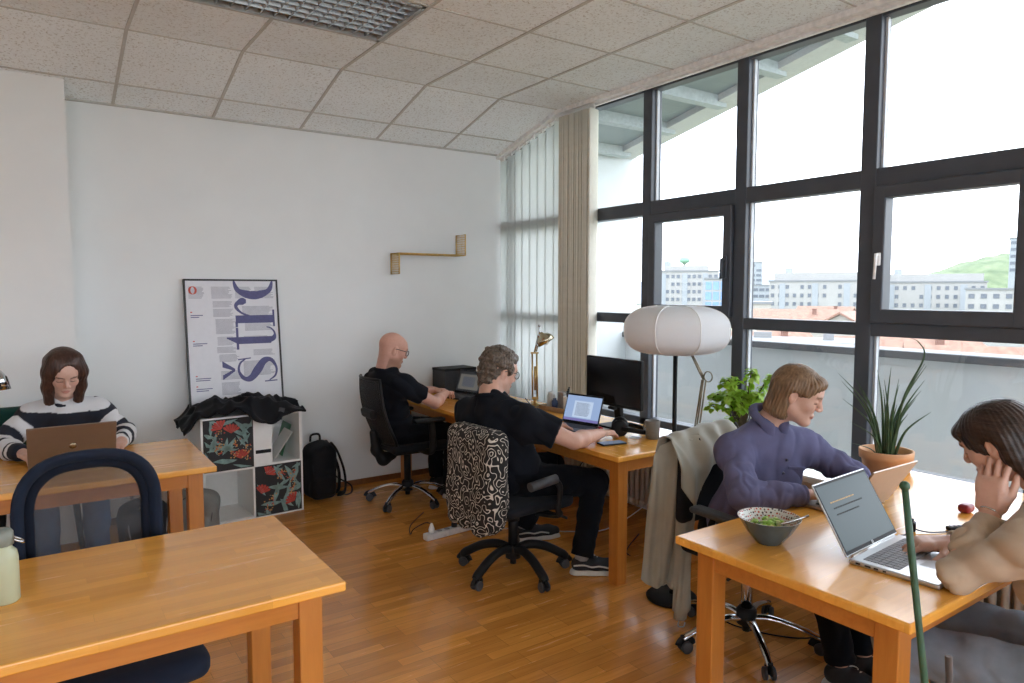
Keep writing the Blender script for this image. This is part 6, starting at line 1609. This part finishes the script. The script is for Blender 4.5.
# backpacks
def backpack(label, loc, rz, w, d, h, m, straps=True, mtrim=None):
    r = root('backpack', label, 'backpack', loc, rz)
    S = Sh(); S.box((0, 0, h*.46), (w/2-.06, d/2-.05, h*.46-.06), .05, None); S.ell((0, 0, h*.72), (w*.46, d*.45, h*.28), None, .06); S.box((0, -d*.42, h*.28), (w*.34-.03, .02, h*.2-.03), .03, None, .03)
    S.half((0, 0, .004), (0, 0, -1), .02); S.disp(folds(22, .008, 17)); sdf_mesh('body', S, .008, m, r)
    mb = MB(); mb.tube(smoothpath([(-.04, d*.3, h*.96), (-.03, d*.3, h+.03), (.03, d*.3, h+.03), (.04, d*.3, h*.96)], 5), .009, 8); mb.build('handle', mtrim or m, r)
    mb = MB(); mb.tube(smoothpath([(-w*.36, -d*.5, h*.35), (-w*.38, -d*.45, h*.7), (0, -d*.42, h*.93), (w*.38, -d*.45, h*.7), (w*.36, -d*.5, h*.35)], 6), .004, 6); mb.build('zip', mtrim or m, r)
    if straps:
        for s in (0, 1):
            mb = MB(); mb.tube(smoothpath([(w*.30, d*.1-.09*s, h*.96), (w*.50, d*.1-.1*s, h*.80), (w*.66, -.02-.1*s, h*.45), (w*.62, -.04-.1*s, h*.14), (w*.50, -.02-.06*s, .03)], 6), .022, 8, flat=.4); mb.build('strap', m, r)
        mb = MB(); mb.tube(smoothpath([(w*.5, -.02, .03), (w*.8, -.08, .012), (w*1.1, -.04, .012), (w*1.2, .02, .05), (w*.9, .06, .10), (w*.55, .04, .16)], 6), .007, 6, flat=.5); mb.build('strap', m, r)
    return r
backpack('black backpack on the floor against the wall right of the white cube shelf', (1.765, 5.165, 0), .1, .225, .21, .45, cloth_mat('black_nylon', (.010, .010, .012), .7, 500))
backpack('grey backpack on the floor between the middle table and the cube shelf', (.80, 4.72, 0), -.35, .30, .20, .33, cloth_mat('grey_canvas', (.20, .20, .19), .85, 500), False, mat('grey_trim', (.04, .04, .04), .6))
backpack('dark bag with pale edge on the floor under the middle table', (.50, 4.60, 0), .2, .26, .18, .36, cloth_mat('charcoal_canvas', (.025, .026, .03), .85, 500), False, mat('pale_trim', (.35, .35, .36), .6))

# power strip and cables
r = root('power_strip', 'white power strip on the parquet left of the patterned chair', 'power strip', (2.18, 3.90, 0), math.radians(5))
mb = MB(); mb.box((0, 0, .022), (.36, .055, .042), .008, seg=3); bd = mb.build('body', mat('white_plastic', (.66, .66, .64), .4), r)
mb = MB()
for k in range(5): mb.lathe([(0, .0435), (.019, .0435), (.0195, .0442), (0, .0438)], (-.13+.058*k, 0, 0), 18, cap=False)
mb.build('socket', mat('socket_grey', (.30, .30, .30), .5), bd)
mb = MB(); mb.box((.15, 0, .0445), (.022, .014, .004), .001); mb.build('switch', screen_mat('blue_switch', (.05, .08, .5), .8), bd)
def plug(x, m, label):
    p = root('plug', label, 'plug', (2.18+x*math.cos(.087), 3.90+x*math.sin(.087), .044)); mb = MB(); mb.lathe([(0, 0), (.018, 0), (.020, .02), (.012, .045), (.006, .06), (0, .06)], n=16, cap=False); mb.build('body', m, p); return p
p1 = plug(-.13, m_white, 'white plug at the left end of the power strip'); mb = MB(); mb.tube(smoothpath([(0, 0, .055), (-.03, .03, .06), (-.09, .07, .02), (-.08, .14, -.036), (0, .30, -.038), (.2, .5, -.038)], 6), .003, 6); mb.build('cord', m_blk, p1)
p2 = plug(.045, m_blk, 'black plug in the middle of the power strip'); mb = MB(); mb.tube(smoothpath([(0, 0, .055), (.02, .03, .09), (.06, .12, .10), (.2, .35, .02), (.40, .55, -.036)], 6), .0035, 6); mb.build('cord', m_blk, p2)
def cable(label, pts, m, rad=.0035):
    mb = MB(); mb.tube(smoothpath(pts, 8), rad, 6); o = mb.build('cable', m); return tag(o, label, 'cable')
m_wc = mat('white_cable', (.60, .60, .58), .5)
cable('white cable running along the floor from the power strip under the wooden desk', [(2.365, 3.915, .02), (2.45, 3.86, .004), (2.62, 3.72, .004), (2.85, 3.50, .004), (3.05, 3.30, .05), (3.30, 3.10, .30), (3.42, 3.05, .50)], m_wc)
cable('black cable hanging under the front of the wooden desk', [(2.62, 3.32, .70), (2.60, 3.30, .50), (2.66, 3.38, .30), (2.85, 3.42, .42), (3.05, 3.40, .66)], m_blk)
cable('black cable hanging by the right leg of the wooden desk', [(3.02, 2.80, .70), (3.05, 2.80, .35), (3.02, 2.86, .004), (2.90, 3.0, .004), (3.2, 3.2, .004)], m_blk)
cable('thin black lamp cable crossing in front of the blind', [(2.72, 3.80, .86), (2.80, 3.84, .80), (2.95, 3.97, .755), (3.05, 4.10, .735), (3.085, 4.12, .726)], m_blk, .003)
cable('black cable on the floor under the chair with chrome column', [(2.95, 2.35, .004), (2.75, 2.2, .004), (2.68, 2.05, .004), (2.82, 1.80, .004), (3.1, 1.7, .004)], m_blk)
